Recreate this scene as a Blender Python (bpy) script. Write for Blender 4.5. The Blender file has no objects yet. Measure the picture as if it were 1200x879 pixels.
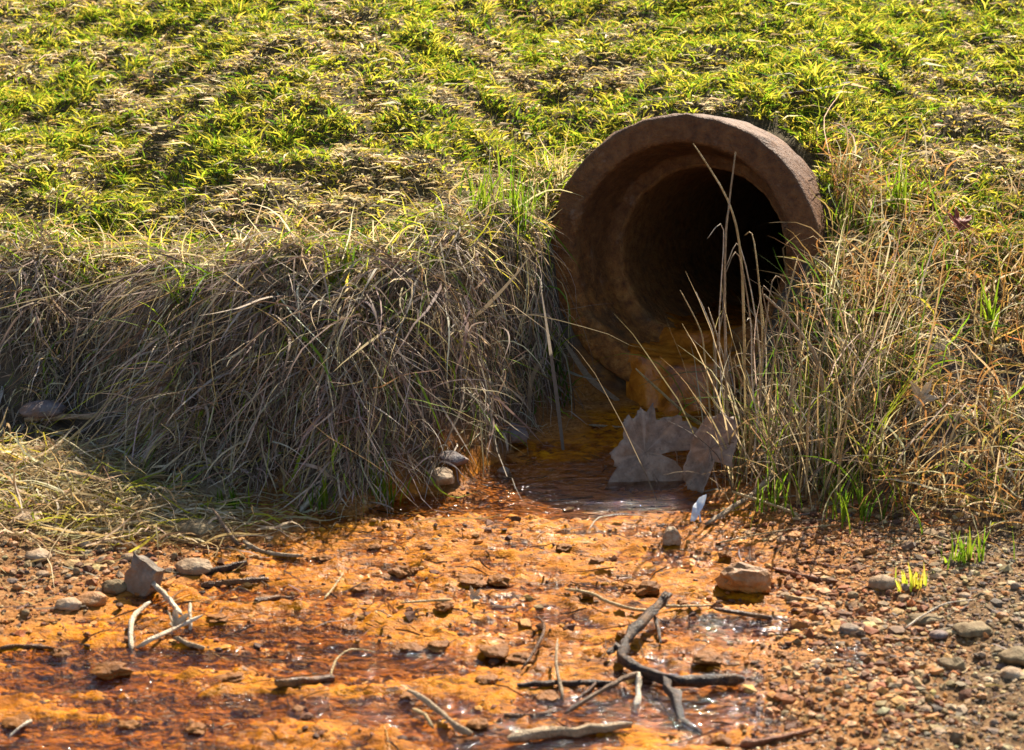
import bpy, bmesh, math, random
import numpy as np
from mathutils import Vector, Matrix, noise as mnoise
R_ = math.radians
random.seed(7); rng = np.random.default_rng(11)
scene = bpy.context.scene
COL = scene.collection

# ------------------------------------------------------------------ camera
FPX, PITCH = 2406.0, R_(16.0)
CAM = np.array([0.0, -3.2, 0.96])
cam_d = bpy.data.cameras.new('camera'); cam = bpy.data.objects.new('camera', cam_d); COL.objects.link(cam)
cam.location = CAM; cam.rotation_euler = (math.pi/2 - PITCH, 0, 0)
cam_d.sensor_width = 36.0; cam_d.lens = 36.0*FPX/1200.0
cam_d.clip_start = 0.05; cam_d.clip_end = 500
cam_d.dof.use_dof = True; cam_d.dof.focus_distance = 3.12; cam_d.dof.aperture_fstop = 9.0
scene.camera = cam
scene.render.resolution_x, scene.render.resolution_y = 1024, 750
# ------------------------------------------------------------------ light
SUN_EL, SUN_AZ = R_(40), R_(20)          # the sun stands behind the bank, a little to the right
w = bpy.data.worlds.new('World'); scene.world = w; w.use_nodes = True
wn = w.node_tree.nodes; wl = w.node_tree.links
sky = wn.new('ShaderNodeTexSky'); sky.sky_type = 'NISHITA'; sky.sun_disc = False
sky.sun_elevation = SUN_EL; sky.sun_rotation = SUN_AZ
wn['Background'].inputs[1].default_value = 0.068
wl.new(sky.outputs[0], wn['Background'].inputs[0])
sd = bpy.data.lights.new('sun', 'SUN'); sd.energy = 5.0; sd.angle = R_(0.5); sd.color = (1.0, 0.90, 0.74)
sun = bpy.data.objects.new('sun', sd); COL.objects.link(sun)
sdir = Vector((math.sin(SUN_AZ)*math.cos(SUN_EL), math.cos(SUN_AZ)*math.cos(SUN_EL), math.sin(SUN_EL)))
sun.rotation_euler = sdir.to_track_quat('Z', 'Y').to_euler(); sun.location = (2, 5, 5)
scene.view_settings.view_transform = 'Standard'; scene.view_settings.look = 'None'
scene.view_settings.exposure = 1.5; scene.view_settings.gamma = 1.0

# ------------------------------------------------------------------ helpers
def tag(o, label=None, cat=None, group=None, kind=None):
    if label: o['label'] = label
    if cat: o['category'] = cat
    if group: o['group'] = group
    if kind: o['kind'] = kind
    return o
def link(name, me, mat=None, parent=None):
    o = bpy.data.objects.new(name, me); COL.objects.link(o)
    if mat is not None: me.materials.append(mat)
    if parent is not None: o.parent = parent
    return o
def empty(name, loc=(0, 0, 0)):
    o = bpy.data.objects.new(name, None); o.location = loc; o.empty_display_size = .02; COL.objects.link(o); return o

_perm = rng.permutation(512).astype(np.int64); _perm = np.concatenate([_perm, _perm, _perm])
_ga = rng.uniform(0, 2*np.pi, 512); _gx, _gy = np.cos(_ga), np.sin(_ga)
def perlin(x, y, seed=0):
    x = np.asarray(x, float) + seed*17.31; y = np.asarray(y, float) + seed*9.77
    xi = np.floor(x).astype(np.int64); yi = np.floor(y).astype(np.int64); xf = x-xi; yf = y-yi
    def g(ix, iy, dx, dy):
        k = _perm[(_perm[ix & 511] + iy) & 511]; return _gx[k]*dx + _gy[k]*dy
    u = xf**3*(xf*(xf*6-15)+10); v = yf**3*(yf*(yf*6-15)+10)
    a = g(xi, yi, xf, yf); b = g(xi+1, yi, xf-1, yf); c = g(xi, yi+1, xf, yf-1); d = g(xi+1, yi+1, xf-1, yf-1)
    return 1.5*((a*(1-u)+b*u)*(1-v) + (c*(1-u)+d*u)*v)
def fbm(x, y, seed=0, o=4, gain=.5):
    s = 0; a = 1.0; f = 1.0
    for i in range(o):
        s = s + a*perlin(np.asarray(x)*f, np.asarray(y)*f, seed+i*3.7); a *= gain; f *= 2.07
    return s
def sstep(a, b, x):
    t = np.clip((x-a)/(b-a), 0, 1); return t*t*(3-2*t)

FWD = np.array([0, math.cos(PITCH), -math.sin(PITCH)]); UPV = np.array([0, math.sin(PITCH), math.cos(PITCH)])
def ray(px, py):
    d = FWD + np.array([(px-600)/FPX, 0, 0]) + UPV*((439.5-py)/FPX); return d/np.linalg.norm(d)
def plane_pt(px, py, z=0.0):
    d = ray(px, py); return CAM + d*((z-CAM[2])/d[2])

# ------------------------------------------------------------------ terrain
PC = np.array([0.269, 0.005, 0.238])                         # centre of the pipe's mouth
PYAW, PDIP = R_(21.5), R_(8.5)
PA = np.array([math.sin(PYAW)*math.cos(PDIP), math.cos(PYAW)*math.cos(PDIP), -math.sin(PDIP)])   # axis, into the bank
RB = 0.226
XK = [-40, -1.6, -.9, -.66, -.47, -.235, -.10, -.03, .03, .08, .27, .36, .42, .50, .60, .75, 1.2, 40]
YF = [-.31, -.31, -.30, -.32, -.50, -.54, -.45, -.33, -.19, -.02, .02, -.06, -.30, -.56, -.66, -.71, -.72, -.72]
WD = [.34, .34, .32, .31, .30, .30, .30, .30, .28, .22, .18, .26, .45, .66, .75, .80, .80, .80]
HL = [.24, .24, .235, .245, .285, .295, .30, .305, .31, .32, .34, .36, .37, .35, .32, .29, .29, .29]
MUDPX = [(-260, 800), (-120, 770), (0, 752), (60, 735), (110, 715), (170, 700), (240, 668), (330, 634), (400, 606), (480, 590), (560, 560),
         (600, 530), (690, 505), (720, 470), (850, 470), (870, 520), (850, 580), (905, 625), (950, 665), (935, 720), (905, 770), (880, 830), (850, 900), (835, 1000), (700, 1200), (-400, 1200), (-400, 850)]
MUDP = np.array([plane_pt(*p)[:2] for p in MUDPX])
def poly_sd(x, y, P):
    x = np.asarray(x, float); y = np.asarray(y, float)
    d = np.full(x.shape, 1e9); ins = np.zeros(x.shape, bool); n = len(P)
    for i in range(n):
        ax, ay = P[i]; bx, by = P[(i+1) % n]; ex, ey = bx-ax, by-ay
        t = np.clip(((x-ax)*ex+(y-ay)*ey)/(ex*ex+ey*ey+1e-12), 0, 1)
        d = np.minimum(d, np.hypot(x-ax-t*ex, y-ay-t*ey))
        c = ((ay > y) != (by > y)) & (x < (bx-ax)*(y-ay)/((by-ay) if abs(by-ay) > 1e-9 else 1e-9)+ax)
        ins ^= c
    return np.where(ins, -d, d)
def mud_mask(x, y):
    sdv = poly_sd(x, y, MUDP) + .05*fbm(np.asarray(x)*9, np.asarray(y)*9, 5, 3)
    return 1-sstep(-.035, .045, sdv)
# smooth pools and the run of water, as (px, py, half width m, half depth m, depth m)
POOLS = [(700, 575, .16, .09, .016), (560, 592, .17, .035, .012), (620, 555, .10, .05, .012), (790, 545, .10, .10, .010), (430, 600, .14, .022, .010),
         (430, 775, .10, .045, .009), (330, 745, .12, .03, .006), (160, 775, .16, .03, .009), (60, 800, .14, .03, .008), (850, 735, .09, .03, .009), (600, 690, .08, .015, .004),
         (250, 830, .12, .03, .009), (480, 830, .09, .03, .009), (760, 830, .12, .05, .009), (60, 865, .15, .04, .008), (600, 870, .1, .03, .007), (380, 700, .12, .02, .004), (860, 800, .06, .02, .007)]
POOLW = [(plane_pt(a, b)[0], plane_pt(a, b)[1], c, d, e) for a, b, c, d, e in POOLS]
def bank_u(x, y):
    yf = np.interp(x, XK, YF) + .045*fbm(np.asarray(x)*5.5, np.asarray(y)*2, 21, 2)*(np.asarray(x) < .04) + .02*fbm(np.asarray(x)*7, np.asarray(y)*2, 24, 2)*(np.asarray(x) > .45)
    return (y-yf), np.interp(x, XK, WD)
def h_macro(x, y):
    x = np.asarray(x, float); y = np.asarray(y, float)
    s, wd = bank_u(x, y); hl = np.interp(x, XK, HL)*(1+.10*fbm(x*4.5, y*1.5, 27, 2))
    u = np.clip(s/wd, 0, 1); right = sstep(.3, .6, x)
    prof = (1-right)*(u*u*(3-2*u))**.85 + right*(u**1.1*(1-.15*u)/.85)
    over = np.maximum(0, s-wd); slope = math.tan(R_(15))
    z = hl*prof + slope*np.minimum(over, 5.0)*np.clip(over/.12, 0, 1)**.5
    # the hump of turf over the barrel
    lat = (x-PC[0])*math.cos(PYAW) - (y-PC[1])*math.sin(PYAW); dep = (x-PC[0])*math.sin(PYAW) + (y-PC[1])*math.cos(PYAW)
    z = z + .05*np.exp(-(lat/.26)**2)*sstep(.05, .5, dep)*(1-sstep(.3, 1.1, dep))
    # sunlit heap of thatch at the left foot, small apron of dirt
    z = z + .032*np.exp(-((x+.66)/.20)**2-((y+.49)/.14)**2)
    z = z + .018*sstep(.42, .7, x)*sstep(-1.5, -.75, y)*(1-sstep(-.75, -.3, y)) + .015*(1-sstep(-.75, -.5, x))*sstep(-1.0, -.7, y)*(1-u)
    return z
def h_full(x, y):
    x = np.asarray(x, float); y = np.asarray(y, float)
    z = h_macro(x, y); s, wd = bank_u(x, y); m = mud_mask(x, y)
    on = sstep(0, .12, s)
    near = np.exp(-np.maximum(0, np.hypot(x, y+.5)-2.5))
    z = z + on*near*(.016*fbm(x*11, y*11, 1, 4))*(1-m)
    z = z + (1-on)*(1-m)*near*(.004 + .006*fbm(x*7, y*7, 2, 3) + .0025*fbm(x*60, y*60, 3, 2))
    # mud: streaks along the flow, lumps, fine ripples
    fx, fy = x + .25*y, y + .06*perlin(x*6, y*6, 8)
    st = fbm(fx*8, fy*26, 4, 4, .55)
    lump = np.maximum(0, fbm(fx*18, fy*46, 12, 3)-.25)
    lump2 = np.maximum(0, fbm(fx*48, fy*95, 13, 2)-.2)
    pool = np.zeros_like(z)
    for a, b, c, d, e in POOLW:
        pool = np.maximum(pool, np.exp(-(((x-a)/c)**2+((y-b)/d)**2)**1.5)*e)
    calm = 1-np.clip(pool/.011, 0, 1)
    z = z + m*(.0012 + .0038*st*(.35+.65*calm) + calm*(.007*lump + .006*lump2 + .005*np.maximum(0, fbm(fx*105, fy*150, 19, 2)-.2)) + .0012*fbm(fx*95, fy*120, 15, 2)*(.3+.7*calm) - pool)
    return z
_T = np.linspace(1.3, 9, 2600)
def hit(px, py, fn=h_full):
    d = ray(px, py); P = CAM[None] + d[None]*_T[:, None]
    k = np.argmax(P[:, 2] < fn(P[:, 0], P[:, 1])); return P[k]
def px_m(px, py):           # metres per pixel on the ground at that pixel
    return np.linalg.norm(hit(px, py)-CAM)/FPX

# ------------------------------------------------------------------ materials
class NT:
    def __init__(s, name):
        s.m = bpy.data.materials.new(name); s.m.use_nodes = True; s.t = s.m.node_tree; s.t.nodes.clear()
        s.out = s.n('ShaderNodeOutputMaterial')
    def n(s, ty, **kw):
        nd = s.t.nodes.new(ty)
        for k, v in kw.items():
            if k.startswith('i_'):
                key = k[2:]; key = int(key) if key.isdigit() else key.replace('_', ' ')
                nd.inputs[key].default_value = v
            else: setattr(nd, k, v)
        return nd
    def l(s, a, b): s.t.links.new(a, b)
    def coord(s, which='Object', scale=(1, 1, 1)):
        tc = s.n('ShaderNodeTexCoord'); mp = s.n('ShaderNodeMapping'); mp.inputs['Scale'].default_value = scale
        s.l(tc.outputs[which], mp.inputs[0]); return mp.outputs[0]
    def noise(s, vec, scale, detail=4, rough=.55, dist=0):
        nd = s.n('ShaderNodeTexNoise'); nd.inputs['Scale'].default_value = scale; nd.inputs['Detail'].default_value = detail
        nd.inputs['Roughness'].default_value = rough; nd.inputs['Distortion'].default_value = dist
        s.l(vec, nd.inputs['Vector']); return nd.outputs['Fac']
    def ramp(s, fac, stops):
        r = s.n('ShaderNodeValToRGB'); e = r.color_ramp.elements
        while len(e) < len(stops): e.new(.5)
        for k, (p, c) in enumerate(stops):
            e[k].position = p; e[k].color = (*c, 1) if len(c) == 3 else c
        s.l(fac, r.inputs[0]); return r.outputs[0]
    def mix(s, fac, a, b, blend='MIX'):
        m = s.n('ShaderNodeMix', data_type='RGBA', blend_type=blend)
        for sock, v in ((m.inputs[0], fac), (m.inputs[6], a), (m.inputs[7], b)):
            if isinstance(v, bpy.types.NodeSocket): s.l(v, sock)
            elif isinstance(v, (int, float)): sock.default_value = v
            else: sock.default_value = (*v, 1)
        return m.outputs[2]
    def math(s, op, a, b=0.0):
        m = s.n('ShaderNodeMath', operation=op)
        for k, v in enumerate((a, b)):
            if isinstance(v, bpy.types.NodeSocket): s.l(v, m.inputs[k])
            else: m.inputs[k].default_value = v
        return m.outputs[0]
    def bsdf(s, col, rough=.6, bump=None, bstr=.3, bdist=.002, spec=.5):
        p = s.n('ShaderNodeBsdfPrincipled')
        for v, key in ((col, 'Base Color'), (rough, 'Roughness'), (spec, 'Specular IOR Level')):
            if isinstance(v, bpy.types.NodeSocket): s.l(v, p.inputs[key])
            elif isinstance(v, (int, float)): p.inputs[key].default_value = v
            else: p.inputs[key].default_value = (*v, 1)
        if bump is not None:
            b = s.n('ShaderNodeBump'); b.inputs['Strength'].default_value = bstr; b.inputs['Distance'].default_value = bdist
            s.l(bump, b.inputs['Height']); s.l(b.outputs[0], p.inputs['Normal'])
        return p
    def done(s, sh): s.l(sh.outputs[0] if hasattr(sh, 'outputs') else sh, s.out.inputs[0]); return s.m

def mat_ground():
    n = NT('ground'); v = n.coord('Object')
    def attr(nm): return n.n('ShaderNodeAttribute', attribute_name=nm).outputs['Fac']
    mud, lawn, stain = attr('mud'), attr('lawn'), attr('stain')
    big, mid, fine = n.noise(v, 6, 5), n.noise(v, 34, 5, .6), n.noise(v, 190, 4, .65)
    soil = n.ramp(mid, [(.3, (.035, .026, .018)), (.55, (.085, .062, .042)), (.75, (.15, .115, .08))])
    thatch = n.ramp(fine, [(.3, (.02, .014, .006)), (.5, (.06, .043, .016)), (.7, (.15, .11, .045))])
    grit = n.ramp(fine, [(.28, (.03, .019, .010)), (.48, (.11, .067, .032)), (.62, (.2, .135, .07)), (.78, (.32, .24, .14))])
    gritst = n.mix(stain, grit, n.ramp(fine, [(.28, (.075, .028, .008)), (.5, (.3, .12, .028)), (.75, (.46, .23, .08))]))
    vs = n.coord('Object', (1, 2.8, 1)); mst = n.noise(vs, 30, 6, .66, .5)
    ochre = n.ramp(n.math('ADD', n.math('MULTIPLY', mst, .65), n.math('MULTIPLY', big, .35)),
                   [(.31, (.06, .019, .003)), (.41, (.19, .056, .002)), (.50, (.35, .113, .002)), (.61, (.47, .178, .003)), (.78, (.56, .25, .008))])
    shade_flecks = n.math('MAXIMUM', n.ramp(n.noise(vs, 60, 3, .6), [(.36, (1, 1, 1)), (.43, (0, 0, 0))]), n.ramp(n.noise(vs, 20, 5, .7), [(.36, (.9,)*3), (.41, (0, 0, 0))]))
    ochre = n.mix(n.math('MULTIPLY', shade_flecks, .75), ochre, (.05, .018, .008))  # dark streaks in the ochre colour stand for the shaded sides of mud lumps
    base = n.mix(lawn, soil, thatch)
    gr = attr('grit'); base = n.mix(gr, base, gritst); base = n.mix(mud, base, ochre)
    rough = n.math('SUBTRACT', .9, n.math('MULTIPLY', mud, n.ramp(n.noise(v, 15, 4), [(.38, (.6,)*3), (.62, (.25,)*3)])))
    bump = n.math('ADD', n.math('ADD', n.math('MULTIPLY', fine, .5), n.math('MULTIPLY', n.noise(v, 420, 3), .35)), n.math('MULTIPLY', n.noise(vs, 95, 4, .6), n.math('MULTIPLY', mud, .8)))
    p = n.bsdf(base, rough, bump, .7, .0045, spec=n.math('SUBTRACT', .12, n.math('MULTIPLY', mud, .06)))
    return n.done(p)
def mat_water():
    n = NT('water'); v = n.coord('Object', (1, 1.9, 1))
    h = n.math('ADD', n.math('MULTIPLY', n.noise(v, 26, 3, .5, .8), .7), n.math('MULTIPLY', n.noise(v, 90, 2), .22))
    b = n.n('ShaderNodeBump'); b.inputs['Strength'].default_value = .8; b.inputs['Distance'].default_value = .018; n.l(h, b.inputs['Height'])
    fr = n.n('ShaderNodeFresnel', i_IOR=1.33); n.l(b.outputs[0], fr.inputs['Normal'])
    tr = n.n('ShaderNodeBsdfTransparent'); tr.inputs[0].default_value = (.95, .82, .58, 1)
    gl = n.n('ShaderNodeBsdfGlossy', i_Roughness=.04); n.l(b.outputs[0], gl.inputs['Normal'])
    mx = n.n('ShaderNodeMixShader'); n.l(fr.outputs[0], mx.inputs[0]); n.l(tr.outputs[0], mx.inputs[1]); n.l(gl.outputs[0], mx.inputs[2])
    return n.done(mx)
def mat_blade(name, transl=.45, rough=.55, dirt=.35):
    n = NT(name); c = n.n('ShaderNodeAttribute', attribute_name='Col').outputs['Color']
    v = n.coord('Object'); c2 = n.mix(n.ramp(n.noise(v, 260, 2), [(.35, (0, 0, 0)), (.7, (dirt,)*3)]), c, (.12, .085, .04))
    p = n.bsdf(c2, rough, spec=.12)
    t = n.n('ShaderNodeBsdfTranslucent'); n.l(c2, t.inputs[0])
    mx = n.n('ShaderNodeMixShader'); mx.inputs[0].default_value = transl
    n.l(p.outputs[0], mx.inputs[1]); n.l(t.outputs[0], mx.inputs[2]); return n.done(mx)
def mat_pipe(inner=0.0):
    n = NT('fired_clay'); v = n.coord('Object')
    a, f, g = n.noise(v, 9, 5, .6), n.noise(v, 70, 5, .65), n.noise(v, 240, 3, .6)
    col = n.ramp(n.math('ADD', n.math('MULTIPLY', a, .55), n.math('MULTIPLY', f, .45)),
                 [(.3, (.03, .010, .003)), (.45, (.072, .025, .008)), (.57, (.115, .044, .014)), (.72, (.2, .092, .036))])
    sep = n.n('ShaderNodeSeparateXYZ'); n.l(v, sep.inputs[0])      # object z = height about the axis
    zz = n.math('ADD', sep.outputs[2], n.math('MULTIPLY', n.math('SUBTRACT', a, .5), .22))
    low = n.ramp(n.math('MULTIPLY', n.math('ADD', zz, .3), 1.7), [(.14, (1, 1, 1)), (.60, (0, 0, 0))])
    ochre = n.ramp(f, [(.3, (.13, .042, .009)), (.5, (.42, .15, .022)), (.7, (.58, .25, .05))])
    col = n.mix(n.math('MULTIPLY', low, n.ramp(n.noise(v, 22, 4), [(.32, (.35,)*3), (.55, (1.0,)*3)])), col, ochre)
    if inner: col = n.mix(inner, col, n.ramp(f, [(.3, (.16, .06, .016)), (.5, (.38, .17, .05)), (.7, (.52, .27, .09))]))
    moss = n.math('MULTIPLY', low, n.ramp(n.noise(v, 13, 4), [(.55, (0,)*3), (.66, (.7,)*3)])); col = n.mix(moss, col, (.03, .034, .02))
    pale = n.ramp(n.noise(v, 30, 6, .7), [(.6, (0,)*3), (.74, (.3,)*3)]); col = n.mix(pale, col, (.36, .28, .22))
    col = n.mix(n.ramp(g, [(.28, (.6,)*3), (.38, (0,)*3)]), col, (.03, .015, .012))
    return n.done(n.bsdf(col, .7, n.math('ADD', f, n.math('MULTIPLY', g, .6)), .9, .006, spec=.3))
def mat_stone(name, c0, c1, c2, rough=.75, mud=0.0, spec=.2):
    n = NT(name); v = n.coord('Object'); f = n.noise(v, 60, 6, .65); g = n.noise(v, 300, 3)
    col = n.ramp(f, [(.3, c0), (.5, c1), (.7, c2)])
    if mud:
        g2 = n.n('ShaderNodeNewGeometry'); sp = n.n('ShaderNodeSeparateXYZ'); n.l(v, sp.inputs[0])
        k = n.ramp(n.math('ADD', n.math('MULTIPLY', sp.outputs[2], 18), n.noise(v, 45, 4)), [(.35, (mud,)*3), (.75, (mud*.25,)*3)])
        col = n.mix(k, col, (.42, .16, .025))
    return n.done(n.bsdf(col, rough, n.math('ADD', f, n.math('MULTIPLY', g, .5)), .7, .004, spec=spec))
def mat_wood(name, c0, c1, c2, rough=.7, sc=(1, 1, 1)):
    n = NT(name); v = n.coord('Generated', sc); vo = n.coord('Object'); f = n.noise(vo, 140, 5, .65, 1.2); a = n.noise(vo, 26, 3)
    col = n.ramp(n.math('ADD', n.math('MULTIPLY', f, .6), n.math('MULTIPLY', a, .4)), [(.35, c0), (.5, c1), (.66, c2)])
    col = n.mix(n.ramp(n.noise(vo, 60, 5, .7), [(.52, (0,)*3), (.66, (.5,)*3)]), col, tuple(x*.55 for x in c0)); return n.done(n.bsdf(col, rough, n.math('ADD', f, n.noise(vo, 420, 3)), .9, .004, spec=.3))
def mat_leaf(name, c0, c1, c2, transl=.3):
    n = NT(name); uv = n.n('ShaderNodeAttribute', attribute_name='vein').outputs['Fac']; vo = n.coord('Object')
    col = n.ramp(n.noise(vo, 55, 6, .65), [(.3, c0), (.5, c1), (.7, c2)])
    col = n.mix(n.ramp(n.noise(vo, 160, 3), [(.6, (0,)*3), (.72, (.5,)*3)]), col, tuple(x*.35 for x in c0))
    col = n.mix(n.math('MULTIPLY', uv, .55), col, tuple(min(1, x*1.35) for x in c2))
    p = n.bsdf(col, .6, n.noise(vo, 90, 5), .5, .003); t = n.n('ShaderNodeBsdfTranslucent'); n.l(col, t.inputs[0])
    mx = n.n('ShaderNodeMixShader'); mx.inputs[0].default_value = transl
    n.l(p.outputs[0], mx.inputs[1]); n.l(t.outputs[0], mx.inputs[2]); return n.done(mx)
def mat_grit():
    n = NT('gravel'); c = n.n('ShaderNodeAttribute', attribute_name='Col').outputs['Color']; v = n.coord('Object')
    c2 = n.mix(n.ramp(n.noise(v, 240, 4), [(.3, (.6,)*3), (.6, (0,)*3)]), c, (.07, .045, .03))
    return n.done(n.bsdf(c2, .7, n.noise(v, 500, 3), .4, .002, spec=.15))
def mat_sludge(name='sludge', wet=.25):
    n = NT(name); v = n.coord('Object'); f = n.noise(v, 48, 6, .6, .5); a = n.noise(v, 14, 3)
    col = n.ramp(n.math('ADD', n.math('MULTIPLY', f, .6), n.math('MULTIPLY', a, .4)), [(.33, (.11, .032, .006)), (.46, (.42, .125, .012)), (.58, (.60, .20, .018)), (.75, (.64, .29, .05))])
    return n.done(n.bsdf(col, wet, n.noise(v, 120, 4), .5, .004))
M = dict(
    ground=mat_ground(), water=mat_water(), lawn=mat_blade('grass_blade', .66, dirt=.12), dry=mat_blade('dry_grass', .48, .6), dead=mat_blade('dead_grass', .22, .65), pipe=mat_pipe(.12), pipe_inner=mat_pipe(.38), gravel=mat_grit(),
    sludge=mat_sludge(), clod=mat_stone('mud_clod', (.022, .010, .007), (.05, .021, .011), (.12, .042, .010), .6, .6, .1),
    grey=mat_stone('grey_stone', (.085, .075, .062), (.15, .135, .11), (.24, .215, .175), .8, .3), tan=mat_stone('tan_stone', (.13, .09, .055), (.25, .18, .11), (.4, .31, .21), .75, .25),
    olive=mat_stone('olive_stone', (.085, .062, .032), (.155, .118, .062), (.25, .195, .105), .8, .15), ochre_stone=mat_stone('stained_stone', (.10, .06, .04), (.24, .13, .06), (.42, .27, .15), .55, .8),
    slate=mat_stone('blue_stone', (.06, .06, .065), (.105, .105, .115), (.17, .17, .18), .7, .35),
    white_stone=mat_stone('pale_stone', (.17, .12, .07), (.30, .22, .14), (.44, .35, .24), .75, .25),
    bleached=mat_wood('bleached_wood', (.42, .31, .19), (.64, .52, .36), (.8, .71, .56)), bark=mat_wood('wet_bark', (.016, .009, .006), (.05, .026, .015), (.22, .11, .04), .5),
    brown=mat_wood('brown_stick', (.09, .05, .028), (.2, .12, .065), (.34, .22, .13)), tanstick=mat_wood('tan_stick', (.2, .13, .07), (.36, .25, .14), (.52, .38, .23)), straw=mat_wood('straw', (.3, .19, .07), (.52, .36, .15), (.66, .5, .27), .5),
    rust=mat_wood('rusty_stick', (.1, .03, .012), (.26, .085, .025), (.4, .16, .06), .55), muddy=mat_wood('muddy_stick', (.05, .022, .012), (.15, .065, .022), (.32, .14, .035), .4),
    leaf=mat_leaf('dead_leaf', (.17, .10, .06), (.29, .19, .125), (.44, .31, .215)), leaf_red=mat_leaf('red_leaf', (.16, .025, .012), (.32, .06, .02), (.42, .12, .04)), leaf_pale=mat_leaf('pale_leaf', (.36, .27, .16), (.52, .42, .29), (.66, .57, .43)),
    feather=mat_leaf('white_scrap', (.6, .66, .72), (.75, .78, .8), (.85, .86, .86), .35))

# ------------------------------------------------------------------ ground sheet
def graded(lo, hi, step, far, g=1.12):
    c = list(np.arange(lo, hi, step)); s = step; a = c[-1]
    while a < far: s = min(s*g, 3); a += s; c.append(a)
    s = step; a = c[0]; pre = []
    while a > -far: s = min(s*g, 3); a -= s; pre.append(a)
    return np.array(pre[::-1]+c)
gx = graded(-1.05, 1.05, .0045, 40)
gy_d = list(np.arange(-1.42, -.1, .0042)); s_ = .0042; a_ = gy_d[-1]
while a_ < 1.9: s_ = min(s_*1.05, .014); a_ += s_; gy_d.append(a_)
while a_ < 40: s_ = min(s_*1.12, 3); a_ += s_; gy_d.append(a_)
s_ = .0042; a_ = gy_d[0]; pre = []
while a_ > -40: s_ = min(s_*1.12, 3); a_ -= s_; pre.append(a_)
gy = np.array(pre[::-1]+gy_d)
GX, GY = np.meshgrid(gx, gy); GZ = h_full(GX, GY)
nx, ny = len(gx), len(gy)
co = np.stack([GX, GY, GZ], -1).reshape(-1, 3)
idx = np.arange(nx*ny).reshape(ny, nx)
quads = np.stack([idx[:-1, :-1], idx[:-1, 1:], idx[1:, 1:], idx[1:, :-1]], -1).reshape(-1, 4)
rel = co-PC; dep = rel@PA; rad = np.linalg.norm(rel-dep[:, None]*PA, axis=1)
ro = np.where(dep < .12, .190, .150)
inside = (dep > -.004) & (dep < 1.62) & (rad < ro)
quads = quads[~inside[quads].any(1)]
def np_mesh(name, verts, faces, smooth=True):
    me = bpy.data.meshes.new(name); nv, nf, k = len(verts), len(faces), faces.shape[1]
    me.vertices.add(nv); me.vertices.foreach_set('co', np.ascontiguousarray(verts, dtype=np.float32).ravel())
    me.loops.add(nf*k); me.loops.foreach_set('vertex_index', np.ascontiguousarray(faces, dtype=np.int32).ravel())
    me.polygons.add(nf); me.polygons.foreach_set('loop_start', np.arange(0, nf*k, k, dtype=np.int32))
    try: me.polygons.foreach_set('loop_total', np.full(nf, k, dtype=np.int32))
    except Exception: pass
    me.polygons.foreach_set('use_smooth', np.full(nf, smooth)); me.update(calc_edges=True); me.validate(); return me
def fattr(me, name, vals):
    a = me.attributes.new(name, 'FLOAT', 'POINT'); a.data.foreach_set('value', np.ascontiguousarray(vals, dtype=np.float32).ravel())
def cattr(me, vals):
    a = me.attributes.new('Col', 'FLOAT_COLOR', 'POINT'); v = np.ones((len(vals), 4), np.float32); v[:, :3] = vals; a.data.foreach_set('color', v.ravel())
gme = np_mesh('ground', co, quads)
s_b, w_b = bank_u(co[:, 0], co[:, 1]); mm = mud_mask(co[:, 0], co[:, 1])
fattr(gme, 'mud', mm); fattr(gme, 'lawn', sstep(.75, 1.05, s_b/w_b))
fattr(gme, 'grit', 1-sstep(-.02, .07, s_b+.05*fbm(co[:, 0]*12, co[:, 1]*12, 40, 2)))
def stain_at(x, y): return np.clip(1-sstep(-.02, .34, poly_sd(x, y, MUDP)+.09*fbm(np.asarray(x)*7, np.asarray(y)*7, 44, 3)), 0, 1)
fattr(gme, 'stain', stain_at(co[:, 0], co[:, 1]))
ground = tag(link('ground', gme, M['ground']), 'orange mud flat and gravel rising to a turf bank', 'ground', kind='structure')

# ------------------------------------------------------------------ water sheet
wx = np.arange(-1.32, .62, .012); wy = np.arange(-1.75, .0, .008)
WX, WY = np.meshgrid(wx, wy); WZ = .0012 + .0010*fbm(WX*14, WY*30, 31, 3)
wco = np.stack([WX, WY, WZ], -1).reshape(-1, 3); ii = np.arange(len(wx)*len(wy)).reshape(len(wy), len(wx))
wq = np.stack([ii[:-1, :-1], ii[:-1, 1:], ii[1:, 1:], ii[1:, :-1]], -1).reshape(-1, 4)
tag(link('water', np_mesh('water', wco, wq), M['water']), 'thin film of rust coloured water over the orange mud', 'water', kind='structure')

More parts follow.
